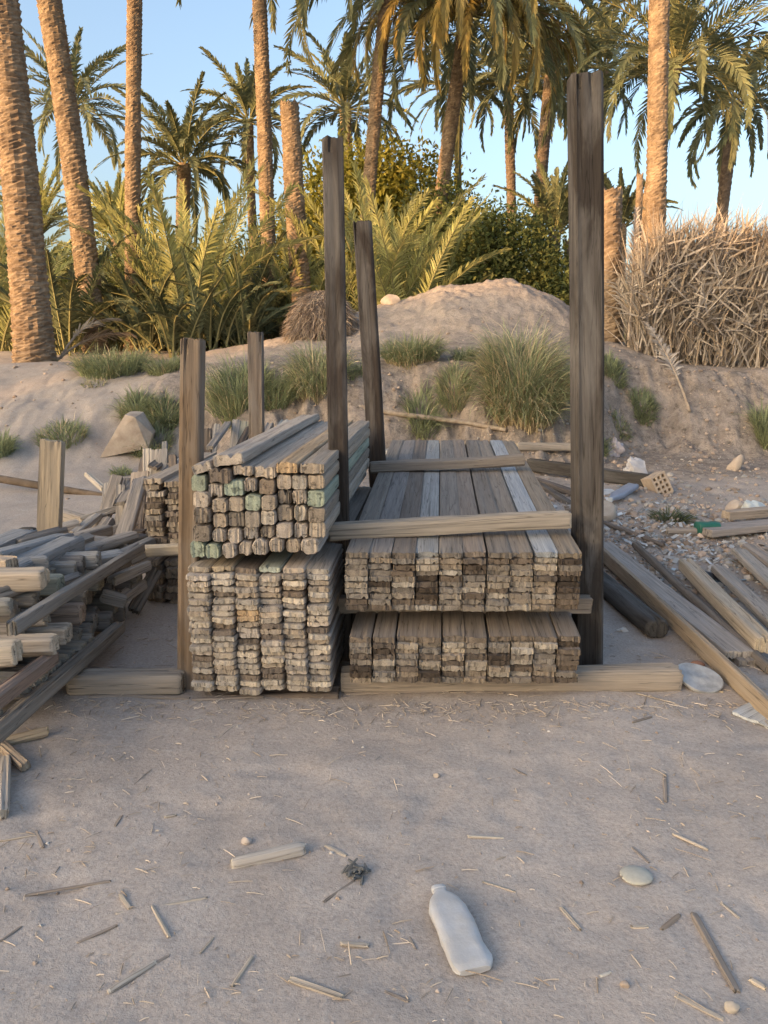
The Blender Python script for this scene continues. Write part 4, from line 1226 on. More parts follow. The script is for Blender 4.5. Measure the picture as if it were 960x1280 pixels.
# a few thin palm stems in the gap under the sunlit crown
for k, (x0, y0, x1, y1, lb) in enumerate([(682, 385, 684, 300, "thin grey palm stem in the bright gap, nearest the dark bush"), (693, 390, 690, 290, "thin grey palm stem in the bright gap, middle one"), (706, 390, 709, 300, "thin grey palm stem in the bright gap beside the tallest post")]):
    date_palm(lb, P(19, (x0, y0), ((x0 + x1) / 2 + 1, (y0 + y1) / 2), (x1, y1)), 0.075, 0.06, 0, 0, rp, crown=False, cut=True, bark=M_BARKGREY, group="thin palm stems")

# ------------------------------------------------------------------ bushes
def bush_at(label, px, py, Y, blobs, n, leaf, mats, group=None, name="shrub", seed=0):
    a = at(px, py, Y); z = hz(a.x, Y)
    return bush(name, label, (a.x, Y, z), blobs, n, leaf, random.Random(seed), mats, group=group)


BG_ = "shrubs behind the mound"
bush_at("big yellow green tree behind the tall dark post", 455, 330, 23,
        [(-0.9, 0, 4.0, 1.1, 1.2, 1.0), (0.3, 0.3, 4.6, 1.2, 1.2, 0.9), (1.3, 0, 3.9, 1.2, 1.2, 1.3), (-0.2, 0, 2.7, 1.6, 1.3, 1.3), (-1.9, 0.2, 2.6, 0.9, 1.0, 1.1), (1.9, 0, 2.2, 1.0, 1.0, 1.2), (-2.5, 0, 1.4, 0.8, 0.8, 1.0)],
        34000, 0.15, [M_BUSH], BG_, name="broadleaf_tree")
bush_at("dark leafy shrub behind the mound's top", 625, 380, 18.5,
        [(-0.5, 0, 1.6, 1.0, 0.9, 1.2), (0.5, 0.2, 1.7, 0.9, 0.9, 1.1), (1.1, 0, 1.1, 0.8, 0.8, 1.1), (-1.2, 0, 1.2, 0.8, 0.8, 1.0), (0.2, 0, 2.5, 0.8, 0.7, 0.6), (-0.5, 0, 2.7, 0.6, 0.6, 0.5), (1.4, 0, 1.9, 0.5, 0.5, 0.6)],
        24000, 0.11, [M_BUSHDARK], BG_)
bush_at("olive shrub between the young palm and the dark shrub", 560, 370, 21,
        [(-0.6, 0, 1.7, 0.9, 0.9, 1.2), (0.5, 0, 2.2, 1.0, 0.9, 1.1), (-0.2, 0, 3.2, 0.8, 0.8, 0.8)], 14000, 0.12, [M_BUSHDARK], BG_)
for k, (px, Y, s_, lb) in enumerate([(-20, 20, 1.1, "dark shrub beyond the stout trunk at the picture edge"), (70, 20, 1.0, "dark shrub behind the stout and the leaning trunk"), (150, 19, 1.0, "dark shrub behind the straight slender trunk"),
                                     (270, 19.5, 1.0, "dark shrub behind the large bright young palm"), (340, 20, 0.9, "dark shrub behind the thatch heap"), (205, 21, 1.3, "tall dark shrub under the bushy crowned palm"),
                                     (410, 20, 0.8, "dark shrub under the yellow green tree"), (300, 23, 1.5, "olive shrub under the small palm with a narrow trunk"), (110, 24, 1.2, "olive shrub between the leaning trunk and the bright small palm")]):
    bush_at(lb, px, 400, Y, [(-0.7 * s_, 0, 0.9 * s_, 0.9 * s_, 0.8, 0.9 * s_), (0.6 * s_, 0.2, 0.8 * s_, 0.9 * s_, 0.8, 0.9 * s_), (0, 0, 1.6 * s_, 0.8 * s_, 0.7, 0.7 * s_)], 7000, 0.13, [M_BUSHDARK], BG_, seed=k)

# far palm wood closing the view: one mass
lf = Leafy(); rw = random.Random(9)
for k in range(150):
    x = rw.uniform(-42, 16); y = rw.uniform(48, 66)
    if x > 13: continue
    zt_ = 1.4 + rw.uniform(1.5, 5.2) * (1 if x < 9 else 0.5)
    for j in range(12):
        frond(lf, rw, (x, y, zt_), j * 2.4 + rw.random(), rad(rw.uniform(10, 80)), rad(rw.uniform(50, 100)), rw.uniform(2.2, 3.2), 0, nl=12, leaf=0.8, wid=0.2)
    V, F = tube([(x, y, 0.8), (x, y, zt_)], [0.25, 0.2], 6); lf.add(V, F, 1)
for k in range(1600):
    x = rw.uniform(-45, 19); y = rw.uniform(46, 60); z = 1.2 + abs(rw.gauss(0, 1.1))
    for j in range(5):
        a = rw.uniform(0, 6.28); l = rw.uniform(0.5, 1.0); q = np.array([x + rw.uniform(-.8, .8), y, z + rw.uniform(-.4, .4)])
        lf.blades(np.array([[q, q + [0.1, 0, 0], q + [l * .5 * math.cos(a) - .14, 0, l * .5 * math.sin(a)], q + [l * .5 * math.cos(a) + .14, 0.05, l * .5 * math.sin(a)], q + [l * math.cos(a), 0, l * math.sin(a)]]]), 0)
tag(lf.build("distant_palm_wood", [M_LEAF_DARK, M_BARKGREY, M_DRY], None, (0, 0, 0)), "far palm grove closing the view behind the trunks", None, None, 'stuff')

# ------------------------------------------------------------------ grass on the bank
def tuft(label, px, py, rx, h, n, dry=0.15, lean=(0, -0.25), Y=None, wid=0.010, hang=1.0, spread=1.0):
    g = on_ground(px, py) if Y is None else Vector((at(px, py, Y).x, Y, hz(at(px, py, Y).x, Y)))
    return grass_tuft("grass_tussock", label, (g.x, g.y, g.z), rx, h, n, rp, dry, lean, wid=wid, hang=hang, spread=spread)


tuft("largest grass tussock with straw skirt, left of the tallest post", 655, 492, 0.9, 0.74, 3600, 0.33, (0.05, -0.35), hang=1.25, spread=0.8)
tuft("wide grass tussock on the bank edge beside the leaning dark post", 515, 452, 0.7, 0.42, 1500, 0.2, (0, -0.3), hang=1.1, spread=0.8)
tuft("grass tussock behind the tall dark post", 398, 478, 0.65, 0.5, 1400, 0.25, (-0.05, -0.3), hang=1.2, spread=0.8)
tuft("wide grass tussock between the two short posts", 300, 500, 0.75, 0.48, 1500, 0.1, (0, -0.25), spread=0.8)
tuft("darker grass beside the short rear post", 345, 510, 0.5, 0.38, 700, 0.12, (0.1, -0.2), spread=0.8)
tuft("green grass tussock hanging over the pole behind the right boards", 528, 530, 0.4, 0.34, 500, 0.03, (0.1, -0.5), hang=1.2, spread=0.8)
tuft("small round grass tuft on the mound's face", 582, 450, 0.25, 0.23, 400, 0.02, spread=0.8)
tuft("thin olive grass on the cut of the bank", 568, 490, 0.41, 0.33, 562, 0.25, spread=0.8)
tuft("broad grass tussock below the straight slender trunk", 142, 466, 0.95, 0.42, 1400, 0.06, (0, -0.15), spread=0.8)
tuft("grass tussock beside the broad one near the shaded undergrowth", 208, 464, 0.5, 0.3, 600, 0.04, (0, -0.15), spread=0.8)
tuft("grass tuft above the pale rock", 172, 513, 0.4, 0.3, 600, 0.05, spread=0.8)
tuft("grass tuft right of the pale rock", 208, 525, 0.42, 0.32, 650, 0.1, spread=0.8)
tuft("low grass behind the pale rock", 190, 560, 0.49, 0.29, 525, 0.1, spread=0.8)
tuft("low grass patch on the sand above the upright plank", 78, 548, 0.57, 0.21, 625, 0.15, spread=0.8)
tuft("grass tuft at the picture edge beside the sand", -4, 566, 0.33, 0.31, 562, 0.03, spread=0.8)
tuft("tiny dry tuft on the sand near the stout trunk", 118, 480, 0.33, 0.10, 250, 0.5, spread=0.8)
tuft("grass tuft under the broad cut stump", 764, 464, 0.36, 0.22, 600, 0.02, spread=0.8)
tuft("grass tuft half way down the slope right of the tallest post", 803, 510, 0.34, 0.19, 812, 0.02, spread=0.8)
tuft("small weed on the slope under the two tufts", 775, 531, 0.28, 0.11, 437, 0.08, spread=0.8)
tuft("grass tuft beside the tallest post and the white bag", 747, 560, 0.22, 0.22, 437, 0.05, spread=0.8)
tuft("green reeds at the edge of the cut bank under the fence", 957, 540, 0.29, 0.43, 475, 0.02, spread=0.8)
tuft("tiny weed between the rock and the leaning scraps", 152, 592, 0.21, 0.13, 200, 0.0, spread=0.8)
tuft("low grass at the tall dark post's foot on the bank", 440, 470, 0.35, 0.22, 260, 0.15, spread=0.8)

# ------------------------------------------------------------------ thatch heap and the frond fence
def strands(n, gen, rng, m):
    lf = Leafy()
    for _ in range(n):
        p, d, ln, wd, bend = gen()
        d = np.array(d, float); d /= np.linalg.norm(d)
        s_ = np.cross(d, NR.normal(size=3)); s_ /= np.linalg.norm(s_)
        p = np.array(p, float)
        mid = p + d * ln * 0.5 + np.array(bend) * 0.25
        tip = p + d * ln + np.array(bend)
        lf.blades(np.stack([p - s_ * wd / 2, p + s_ * wd / 2, mid - s_ * wd / 2, mid + s_ * wd / 2, tip])[None], m() if callable(m) else m)
    return lf


tb = on_ground(400, 426); th_b = (tb.x, tb.y + 0.5, hz(tb.x, tb.y + 0.5))
e = empty("thatch_heap", th_b, "round brown heap of dry thatch behind the grass beside the tall post", "thatch heap")
obj("core", rock_mesh("core", 0.50, 0.46, 0.66, R, plain_material("thatch_core", (0.17, 0.125, 0.095), 0.95, 0.4, 30, 0.6, 0.02, 0.1), 3, 0.12), e)


def g_th():
    u = NR.normal(size=3); u /= np.linalg.norm(u); u[2] = abs(u[2])
    p = u * np.array([0.52, 0.48, 0.68]) * rp.uniform(0.92, 1.02)
    return p, (u[0] * 0.4 + rp.uniform(-.6, .6), u[1] * 0.4 + rp.uniform(-.6, .6), rp.uniform(-1.2, 0.0)), rp.uniform(0.10, 0.24), 0.012, (0, 0, -0.04)


M_THATCH = leaf_material("brown_thatch", (0.30, 0.225, 0.165), (0.40, 0.31, 0.23), 0.1)
strands(6500, g_th, rp, 0).build("fronds", [M_THATCH], e, (0, 0, 0))

FY = 11.9
fx0, fx1 = at(786, 440, FY).x, 9.5
e = empty("frond_fence", (fx0, FY, hz(fx0, FY)), "tangled fence of grey dry palm fronds on the bank at the picture edge", "fence")


def ftop(x):
    px = 480 + x / FY * FPX * 0.99
    return float(np.interp(px, [780, 800, 830, 862, 880, 920, 960, 1200], [1.35, 1.7, 1.95, 2.08, 1.95, 2.02, 2.1, 2.1])) + 0.10 * math.sin(x * 5.3) + 0.07 * math.sin(x * 13)


fb = hz(fx0, FY)


def fz_(x):
    return hz(x, FY) - fb


def g_low():
    x = rp.uniform(fx0, fx1) if rp.random() < 0.25 else rp.uniform(fx0, 7.0)
    h = ftop(x)
    z = rp.uniform(0, 0.8) * h
    lean = rp.gauss(0, 0.35)
    return (x - fx0, rp.uniform(-0.28, 0.25), z - 0.1 + fz_(x)), (lean, rp.gauss(0, 0.2), 1), rp.uniform(0.35, 0.9), rp.uniform(0.010, 0.024), (rp.gauss(0, .12), rp.uniform(-.12, .05), 0)


def g_mid():
    x = rp.uniform(fx0, fx1) if rp.random() < 0.25 else rp.uniform(fx0, 7.0)
    h = ftop(x)
    z = rp.uniform(0.25, 0.9) * h
    return (x - fx0, rp.uniform(-0.42, 0.2), z - 0.05 + fz_(x)), (rp.gauss(0.25, 0.6), rp.gauss(-0.1, 0.3), rp.gauss(0.75, 0.5)), rp.uniform(0.3, 0.75), rp.uniform(0.012, 0.03), (rp.gauss(0, .07), -0.03, rp.uniform(-.16, 0.0))


lf = strands(5200, g_low, rp, lambda: rp.choice([0, 0, 1])); lf2 = strands(4600, g_mid, rp, lambda: rp.choice([0, 0, 1]))
lf.build("fronds", [M_DRYGREY, M_DRYTAN], e, (0, 0, 0)); lf2.build("fronds", [M_DRYGREY, M_DRYTAN], e, (0, 0, 0))
lb_ = Leafy()
for k in range(26):
    x = fx0 + (7.2 - fx0) * k / 25 if k < 22 else rp.uniform(7.2, 9.5)
    V, F = tube([(x - fx0, 0.05, -0.2 + fz_(x)), (x - fx0 + rp.gauss(0, .1), 0.05, ftop(x) * 0.55 + fz_(x)), (x - fx0 + rp.gauss(0, .2), rp.uniform(-.1, .1), ftop(x) * rp.uniform(0.8, 1.05) + fz_(x))], [0.022, 0.018, 0.008], 5)
    lb_.add(V, F, 0)
lb_.build("branches", [M_TWIG], e, (0, 0, 0))
# a dense inner mat so that the fence is not see-through
def g_mat():
    x = rp.uniform(fx0 + 0.25, fx1)
    return (x - fx0, rp.uniform(0.15, 0.3), rp.uniform(0, 0.72) * ftop(x) - 0.2 + fz_(x)), (rp.gauss(0, .5), 0, 1), rp.uniform(0.3, 0.5), 0.06, (0, 0, 0)


lm = strands(1900, g_mat, rp, 0)
lm.build("fronds", [M_DRYGREY], e, (0, 0, 0))

# fallen dry fronds
def fallen(label, A, az, e0, droop, ln, seed, mats=None, leaf=0.3):
    r_ = random.Random(seed)
    e = empty("fallen_frond", A, label, "palm frond", "fallen dry fronds")
    lf = Leafy(); frond(lf, r_, (0, 0, 0), az, e0, droop, ln, 0, nl=40, leaf=leaf, wid=0.025, stem=0.022, grav=0.25, stem_m=1, bare=0.35)
    lf.build("fronds", mats or [M_DRYGREY, M_TWIG], e, (0, 0, 0))


gA = on_ground(862, 520); gB = at(818, 408, 11.25)
dv = gB - (gA + Vector((0, 0, 0.06)))
fallen("grey dry frond lying down the bank under the fence", (gA.x, gA.y, gA.z + 0.06), math.atan2(dv.x, dv.y), math.atan2(dv.z, math.hypot(dv.x, dv.y)) + 0.10, rad(14), dv.length * 1.05, 3)
gA = at(786, 425, 11.6)
fallen("dry frond propped against the thin bare stem", (gA.x, 11.6, gA.z), rad(20), rad(80), rad(10), 1.9, 4)
gA = at(795, 440, 11.8)
fallen("dry frond standing between the broad stump and the fence", (gA.x, 11.8, gA.z), rad(-40), rad(75), rad(25), 1.6, 5)
gA = at(72, 452, 12.4)
fallen("sunlit dry frond lying at the stout trunk's foot", (gA.x, 12.4, hz(gA.x, 12.4) + 0.05), rad(75), rad(42), rad(50), 1.2, 6, [M_DRY, M_TWIG], 0.4)
gA = at(76, 455, 12.2)
fallen("second pale dry frond leaning beside the stout trunk's foot", (gA.x, 12.2, hz(gA.x, 12.2) + 0.05), rad(60), rad(62), rad(60), 1.1, 7, [M_DRY, M_TWIG], 0.35)
gA = on_ground(785, 548)
for k, (az, lb) in enumerate(((-75, "dry brown frond lying by the white bag on the slope"), (-50, "dry frond lying over the brown one near the tallest post"))):
    fallen(lb, (gA.x, gA.y, gA.z + 0.05), rad(az), rad(12), rad(25), 0.75, 8 + k, [M_DRY, M_TWIG], 0.25)

# ------------------------------------------------------------------ rocks
def rock(label, px, py, rx, ry, rz, seed, mat=None, facets=5, cat="rock", name="rock", rot=0, sink=0.3, tilt=0, group=None, sub=3):
    g = on_ground(px, py)
    o = obj(name, rock_mesh(name, rx, ry, rz, random.Random(seed), mat or M_ROCK, sub, 0.25, facets), loc=(g.x, g.y, g.z + rz * (1 - 2 * sink)))
    o.rotation_euler = (0, tilt, rot)
    return tag(o, label, cat, group)


bm = bpy.data.meshes.new("rock")
import bmesh
bq = bmesh.new()
for (x, z) in ((-33, -30), (-20, -6), (4, 27), (18, 24), (31, -2), (26, -22), (-2, -26)):
    for dy, k in ((-0.16, 0.9 if z > 0 else 1.0), (0.05, 1.0), (0.22, 0.8)):
        bq.verts.new((x * 0.0088 * k + R.uniform(-.015, .015), dy + R.uniform(-.05, .05) - 0.05 * (z > 10), z * 0.0088 * k + R.uniform(-.015, .015)))
r_ = bmesh.ops.convex_hull(bq, input=bq.verts)
bmesh.ops.delete(bq, geom=[v for v in bq.verts if not v.link_faces], context='VERTS')
bmesh.ops.triangulate(bq, faces=bq.faces)
bmesh.ops.subdivide_edges(bq, edges=bq.edges, cuts=3, use_grid_fill=True)
for v in bq.verts:
    v.co += v.co.normalized() * 0.018 * float(fbm(np.array([v.co.x * 9 + v.co.y * 5]), np.array([v.co.z * 9]), 77, 3)[0])
bq.to_mesh(bm); bq.free(); bm.materials.append(M_ROCK)
bm.polygons.foreach_set('use_smooth', np.ones(len(bm.polygons), bool)); bm.set_sharp_from_angle(angle=rad(22))
g = on_ground(164, 562)
tag(obj("rock", bm, loc=(g.x, g.y, g.z + 0.20)), "large pale triangular rock on the sandy slope", "rock")
rock("sunlit pale rock on the ridge beside the short posts", 291, 431, 0.19, 0.15, 0.16, 4, facets=6)
rock("sunlit stone on the ridge beside the first sunlit rock", 330, 410, 0.10, 0.10, 0.12, 5, facets=6)
rock("tan stones crumbling at the sunlit mound's shoulder", 488, 380, 0.17, 0.12, 0.12, 6, facets=6)
rock("long pale stone on the slope at the rubble's edge", 918, 588, 0.07, 0.06, 0.14, 8, facets=4, tilt=0.5)
rock("brown stone beside the white foam", 918, 640, 0.09, 0.08, 0.08, 9, facets=6)
rock("tan block of stone beside the tallest post's middle", 752, 650, 0.12, 0.10, 0.13, 10, facets=8)
rock("dark stone behind the left heap by the upright plank", 36, 677, 0.13, 0.10, 0.08, 12, mat=plain_material("dark_stone", (0.09, 0.08, 0.07), 0.9, 0.3, 12), facets=5)
rock("small pale pebble above the broken wood on the dirt", 308, 1054, 0.015, 0.013, 0.012, 13, sink=0.2, facets=3, cat="pebble", name="pebble", mat=plain_material("pale_pebble", (0.50, 0.42, 0.36), 0.9, 0.2, 40))
rock("cream pebble near the bottom corner by the long splinter", 915, 1264, 0.018, 0.014, 0.012, 14, sink=0.2, facets=3, cat="pebble", name="pebble", mat=plain_material("cream_pebble", (0.47, 0.40, 0.32), 0.9, 0.2, 40))
rock("small brown pebble on the dirt below the boards", 546, 972, 0.012, 0.010, 0.009, 15, sink=0.2, facets=3, cat="pebble", name="pebble")
rock("dull pebble beside the bottle's flat end", 781, 1235, 0.011, 0.010, 0.008, 16, sink=0.2, facets=3, cat="pebble", name="pebble")
rock("reddish brick fragment beside the metal lid", 871, 834, 0.045, 0.03, 0.022, 17, facets=7, cat="brick fragment", name="brick_fragment", mat=plain_material("red_brick_bit", (0.30, 0.16, 0.11), 0.9, 0.3, 30))
# smooth oval stone
g = on_ground(795, 1097)
o = obj("flat_stone", rock_mesh("flat_stone", 0.047, 0.042, 0.012, random.Random(2), plain_material("grey_green_stone", (0.44, 0.42, 0.36), 0.85, 0.15, 60, 0.1, 0.001), 4, 0.04), loc=(g.x, g.y, g.z + 0.007))
tag(o, "flat oval grey green stone lying on the bare dirt", "stone")

# ------------------------------------------------------------------ litter
import bmesh
M_PLASTIC = plain_material("dusty_bottle_plastic", (0.64, 0.64, 0.65), 0.34, 0.25, 16, 0.6, 0.008, 0.5, col2=(0.60, 0.575, 0.55))
M_CAPW = plain_material("white_cap", (0.55, 0.56, 0.57), 0.5, 0.1, 30, 0)


def lofted(sections, n=28):
    """sections: (y, half width, half height, x shift, crumple)."""
    V, F = [], []
    for i, (y, a, b2, sx, cr) in enumerate(sections):
        for k in range(n):
            t = 2 * math.pi * k / n
            q = 1 + cr * float(vnoise(np.array([k * 0.45]), np.array([y * 26]), 5)[0])
            ex = 0.62
            cx = math.copysign(abs(math.cos(t)) ** ex, math.cos(t)); cz = math.copysign(abs(math.sin(t)) ** ex, math.sin(t))
            V.append((sx + a * cx * (1 + 0.4 * (q - 1)), y, b2 * cz * q))
    for i in range(len(sections) - 1):
        for k in range(n):
            k2 = (k + 1) % n
            F.append((i * n + k, i * n + k2, (i + 1) * n + k2, (i + 1) * n + k))
    F.append(tuple(range(n))[::-1]); F.append(tuple((len(sections) - 1) * n + k for k in range(n)))
    return V, [f[::-1] for f in F]


def bottle(label, A, B, halfw, halfh, mat, capmat, cat="bottle"):
    """Crushed plastic bottle from its mouth A to its base B (points on the ground)."""
    ln = (B - A).length
    e = empty("plastic_bottle", A, label, cat)
    s = [(0.045, .36, .40), (0.085, .37, .42), (0.11, .50, .46), (0.15, .70, .54), (0.20, .84, .62), (0.30, 1.0, .74), (0.38, 1.0, .68), (0.47, 1.0, .72), (0.56, 1.0, .62), (0.65, 1.0, .66), (0.74, 1.0, .58), (0.82, 1.02, .66), (0.89, 1.03, .6), (0.94, 1.0, .62), (0.97, .93, .5), (1.0, .78, .34)]
    V, F = lofted([(y * ln, a * halfw, b2 * halfh, 0.0, 0.15 if y > 0.2 else 0.02) for y, a, b2 in s])
    mat.node_tree.nodes['Principled BSDF'].inputs['Transmission Weight'].default_value = 0.3
    bd = obj("body", mesh_of("body", V, F, [mat], smooth=32), e)
    V, F = lofted([(0.0, .36 * halfw, .42 * halfh, 0, 0), (0.003, .40 * halfw, .46 * halfh, 0, 0), (0.042 * ln, .40 * halfw, .46 * halfh, 0, 0), (0.046 * ln, .37 * halfw, .42 * halfh, 0, 0)], 20)
    obj("cap", mesh_of("cap", V, F, [capmat], smooth=40), e)
    d = (B - A).normalized(); x = d.cross(Vector((0, 0, 1))).normalized(); z = x.cross(d)
    e.matrix_world = Matrix(((x.x, d.x, z.x, A.x), (x.y, d.y, z.y, A.y), (x.z, d.z, z.z, A.z), (0, 0, 0, 1)))
    return e


A_, B_ = on_ground(547, 1117), on_ground(594, 1221)
bottle("crushed dusty white plastic bottle lying on the bare dirt", A_ + Vector((0, 0, .018)), B_ + Vector((0, 0, .014)), 0.052, 0.026, M_PLASTIC, M_PLASTIC)
M_BLUEP = plain_material("blue_bottle_plastic", (0.34, 0.385, 0.49), 0.4, 0.2, 15, 0.2, 0.004, 0.4)
A_, B_ = on_ground(762, 632), on_ground(792, 616)
bottle("crushed pale blue bottle lying in the rubble beside the tallest post", A_ + Vector((0, 0, .05)), B_ + Vector((0, 0, .07)), 0.06, 0.045, M_BLUEP, M_CAPW)


def crumple(name, label, px, py, rx, ry, rz, col, seed, cat, rough=0.6, up=0.4, rot=0.0):
    g = on_ground(px, py); r_ = random.Random(seed)
    me = rock_mesh(name, rx, ry, rz, r_, plain_material(name.replace("plastic", "film") + "_film_%d" % seed, col, rough, 0.18, 12, 0.3, 0.006), 4, 0.75, 6)
    s = r_.randrange(999)
    co = np.zeros(len(me.vertices) * 3); me.vertices.foreach_get('co', co); co = co.reshape(-1, 3)
    k = 1 + 0.35 * np.abs(fbm(co[:, 0] / rx * 2 + 5, co[:, 1] / ry * 2 + co[:, 2] / rz * 2, s, 3))
    co *= k[:, None]
    me.vertices.foreach_set('co', co.ravel()); me.update()
    o = obj(name, me, loc=(g.x, g.y, g.z + rz * up)); o.rotation_euler = (0, 0, rot)
    return tag(o, label, cat)


crumple("plastic_bag", "crumpled white plastic bag lying beside the perforated brick", 795, 594, 0.11, 0.09, 0.11, (0.48, 0.46, 0.47), 1, "plastic bag")
crumple("plastic_bag", "white plastic bag caught in the grass beside the tallest post", 766, 568, 0.10, 0.08, 0.12, (0.50, 0.44, 0.45), 2, "plastic bag")
crumple("plastic_bag", "small black plastic bag at the tip of a loose grey timber", 887, 731, 0.07, 0.06, 0.06, (0.03, 0.03, 0.035), 3, "plastic bag", 0.35)
crumple("foam_scrap", "bright white foam scrap lying behind the tan squared timber", 942, 641, 0.13, 0.09, 0.07, (0.56, 0.58, 0.56), 4, "foam scrap")
crumple("foam_scrap", "small white foam crumb left of the bright foam scrap", 916, 645, 0.05, 0.04, 0.035, (0.62, 0.60, 0.56), 5, "foam scrap")
crumple("plastic_scrap", "pale flattened plastic scrap under the blue bottle", 752, 618, 0.11, 0.08, 0.03, (0.50, 0.52, 0.55), 6, "plastic scrap")
crumple("plastic_scrap", "clear greyish plastic scrap beside the green can", 905, 664, 0.09, 0.07, 0.03, (0.45, 0.50, 0.47), 7, "plastic scrap")
crumple("plastic_scrap", "pale lime plastic scrap beside the tallest post in the rubble", 755, 636, 0.05, 0.05, 0.04, (0.45, 0.50, 0.28), 8, "plastic scrap")
crumple("plastic_scrap", "grey glassy scrap lying on the wide loose board", 806, 722, 0.06, 0.05, 0.03, (0.35, 0.37, 0.38), 9, "plastic scrap")
crumple("plastic_scrap", "black rag scrap lying on the wide loose board by the grey scrap", 812, 727, 0.08, 0.03, 0.02, (0.035, 0.03, 0.03), 10, "rag scrap")
crumple("plastic_scrap", "tiny white scrap lying on the dirt beside the dark rounded timber", 779, 789, 0.022, 0.014, 0.012, (0.6, 0.57, 0.53), 11, "plastic scrap")
g = on_ground(444, 1093)
V, F = [], []
for k in range(22):
    p = Vector((R.gauss(0, .014), R.gauss(0, .014), R.uniform(0.003, 0.018))); d = Vector((R.uniform(-1, 1), R.uniform(-1, 1), R.uniform(-.3, .5))).normalized() * R.uniform(0.012, 0.028)
    v_, f_ = tube([p - d, p, p + d], [0.004, 0.0055, 0.003], 5); F += [tuple(i + len(V) for i in q) for q in f_]; V += v_
o = obj("charred_twigs", mesh_of("charred_twigs", V, F, [plain_material("charred_wood", (0.075, 0.078, 0.08), 0.9, 0.5, 60, 0.3, 0.002, col2=(0.16, 0.16, 0.155))]), loc=g)
tag(o, "blackened little heap of charred twigs lying on the open dirt", "charred twigs")
g = on_ground(838, 650)
grass_tuft("weed_clump", "dark clump of matted weed in the rubble by the thin stick", (g.x, g.y, g.z), 0.25, 0.14, 260, rp, 0.0, (0, 0), None, 0.012, "weed clump", 1.3, [M_LEAF_DARK, M_LEAF_DARK])


def ring_can(name, label, A, B, r, mats, cat, ribs=True):
    ln = (B - A).length
    prof = [(0, r * 0.86), (0.004, r * 0.95), (0.01, r), (ln * .3, r), (ln * .5, r * 0.93), (ln * .7, r * 0.98), (ln - .01, r), (ln - .004, r * 0.95), (ln, r * 0.86)]
    V, F = lofted([(y, q, q * 0.92, 0, 0.06) for y, q in prof], 24)
    o = obj(name, mesh_of(name, V, F, mats, smooth=40)); place(o, A, B)
    return tag(o, label, cat)


g = on_ground(884, 668)
ring_can("drink_can", "green dented drink can lying in the rubble beside the loose planks", g + Vector((-0.09, 0, .05)), g + Vector((0.09, 0.02, .05)), 0.055, [plain_material("green_can_paint", (0.02, 0.13, 0.09), 0.4, 0.3, 14, 0.1, 0.003, 0.5)], "can")
g = on_ground(748, 722)
ring_can("bottle_cap", "bright red plastic cap wedged under the wide grey board", g + Vector((-0.02, -0.03, .04)), g + Vector((0.0, 0.02, .06)), 0.035, [plain_material("red_plastic", (0.50, 0.045, 0.03), 0.45, 0.2, 14, 0)], "cap")

# metal lid leaning at the sleeper's end
V, F = [], []
n = 40
prof = [(0.0, 0.006), (0.035, 0.004), (0.062, 0.006), (0.075, 0.010), (0.082, 0.010), (0.085, 0.002), (0.082, -0.006)]
for i, (r_, z_) in enumerate(prof):
    for k in range(n):
        t = 2 * math.pi * k / n
        V.append((r_ * 1.25 * math.cos(t), r_ * math.sin(t), z_ + 0.006 * math.sin(2 * t + 1) * r_ / 0.085))
for i in range(len(prof) - 1):
    for k in range(n):
        k2 = (k + 1) % n
        F.append((i * n + k, i * n + k2, (i + 1) * n + k2, (i + 1) * n + k) if i else (k, n + k, n + k2))
o = obj("metal_lid", mesh_of("metal_lid", V, F, [plain_material("dull_tin", (0.40, 0.40, 0.40), 0.55, 0.35, 24, 0.15, 0.003, 0.5, 0.25)], smooth=50))
g = on_ground(873, 857); o.location = (g.x, g.y, g.z + 0.035); o.rotation_euler = (0.35, 0.25, -0.5)
tag(o, "dull oval metal lid leaning by the end of the long sleeper", "metal lid")

# perforated brick
bm = bmesh.new()
M_BRICK = plain_material("pale_brick", (0.44, 0.35, 0.27), 0.95, 0.2, 20, 0.3, 0.004, 0.1)
M_HOLE = plain_material("dark_brick_hole", (0.10, 0.08, 0.065), 0.95, 0.2, 20, 0)  # hole floors coloured much darker than the brick
nxh, nzh, bwid, bh, bd_ = 3, 4, 0.16, 0.22, 0.20
xs = [0]; zs = [0]
for k in range(nxh): xs += [xs[-1] + 0.02, xs[-1] + 0.02 + (bwid - 0.02 * (nxh + 1)) / nxh]
xs.append(bwid)
for k in range(nzh): zs += [zs[-1] + 0.02, zs[-1] + 0.02 + (bh - 0.02 * (nzh + 1)) / nzh]
zs.append(bh)
V, F, MI = [], [], []
vid = {}


def vq(x, y, z):
    k = (round(x, 4), round(y, 4), round(z, 4))
    if k not in vid: vid[k] = len(V); V.append((x - bwid / 2, y, z))
    return vid[k]


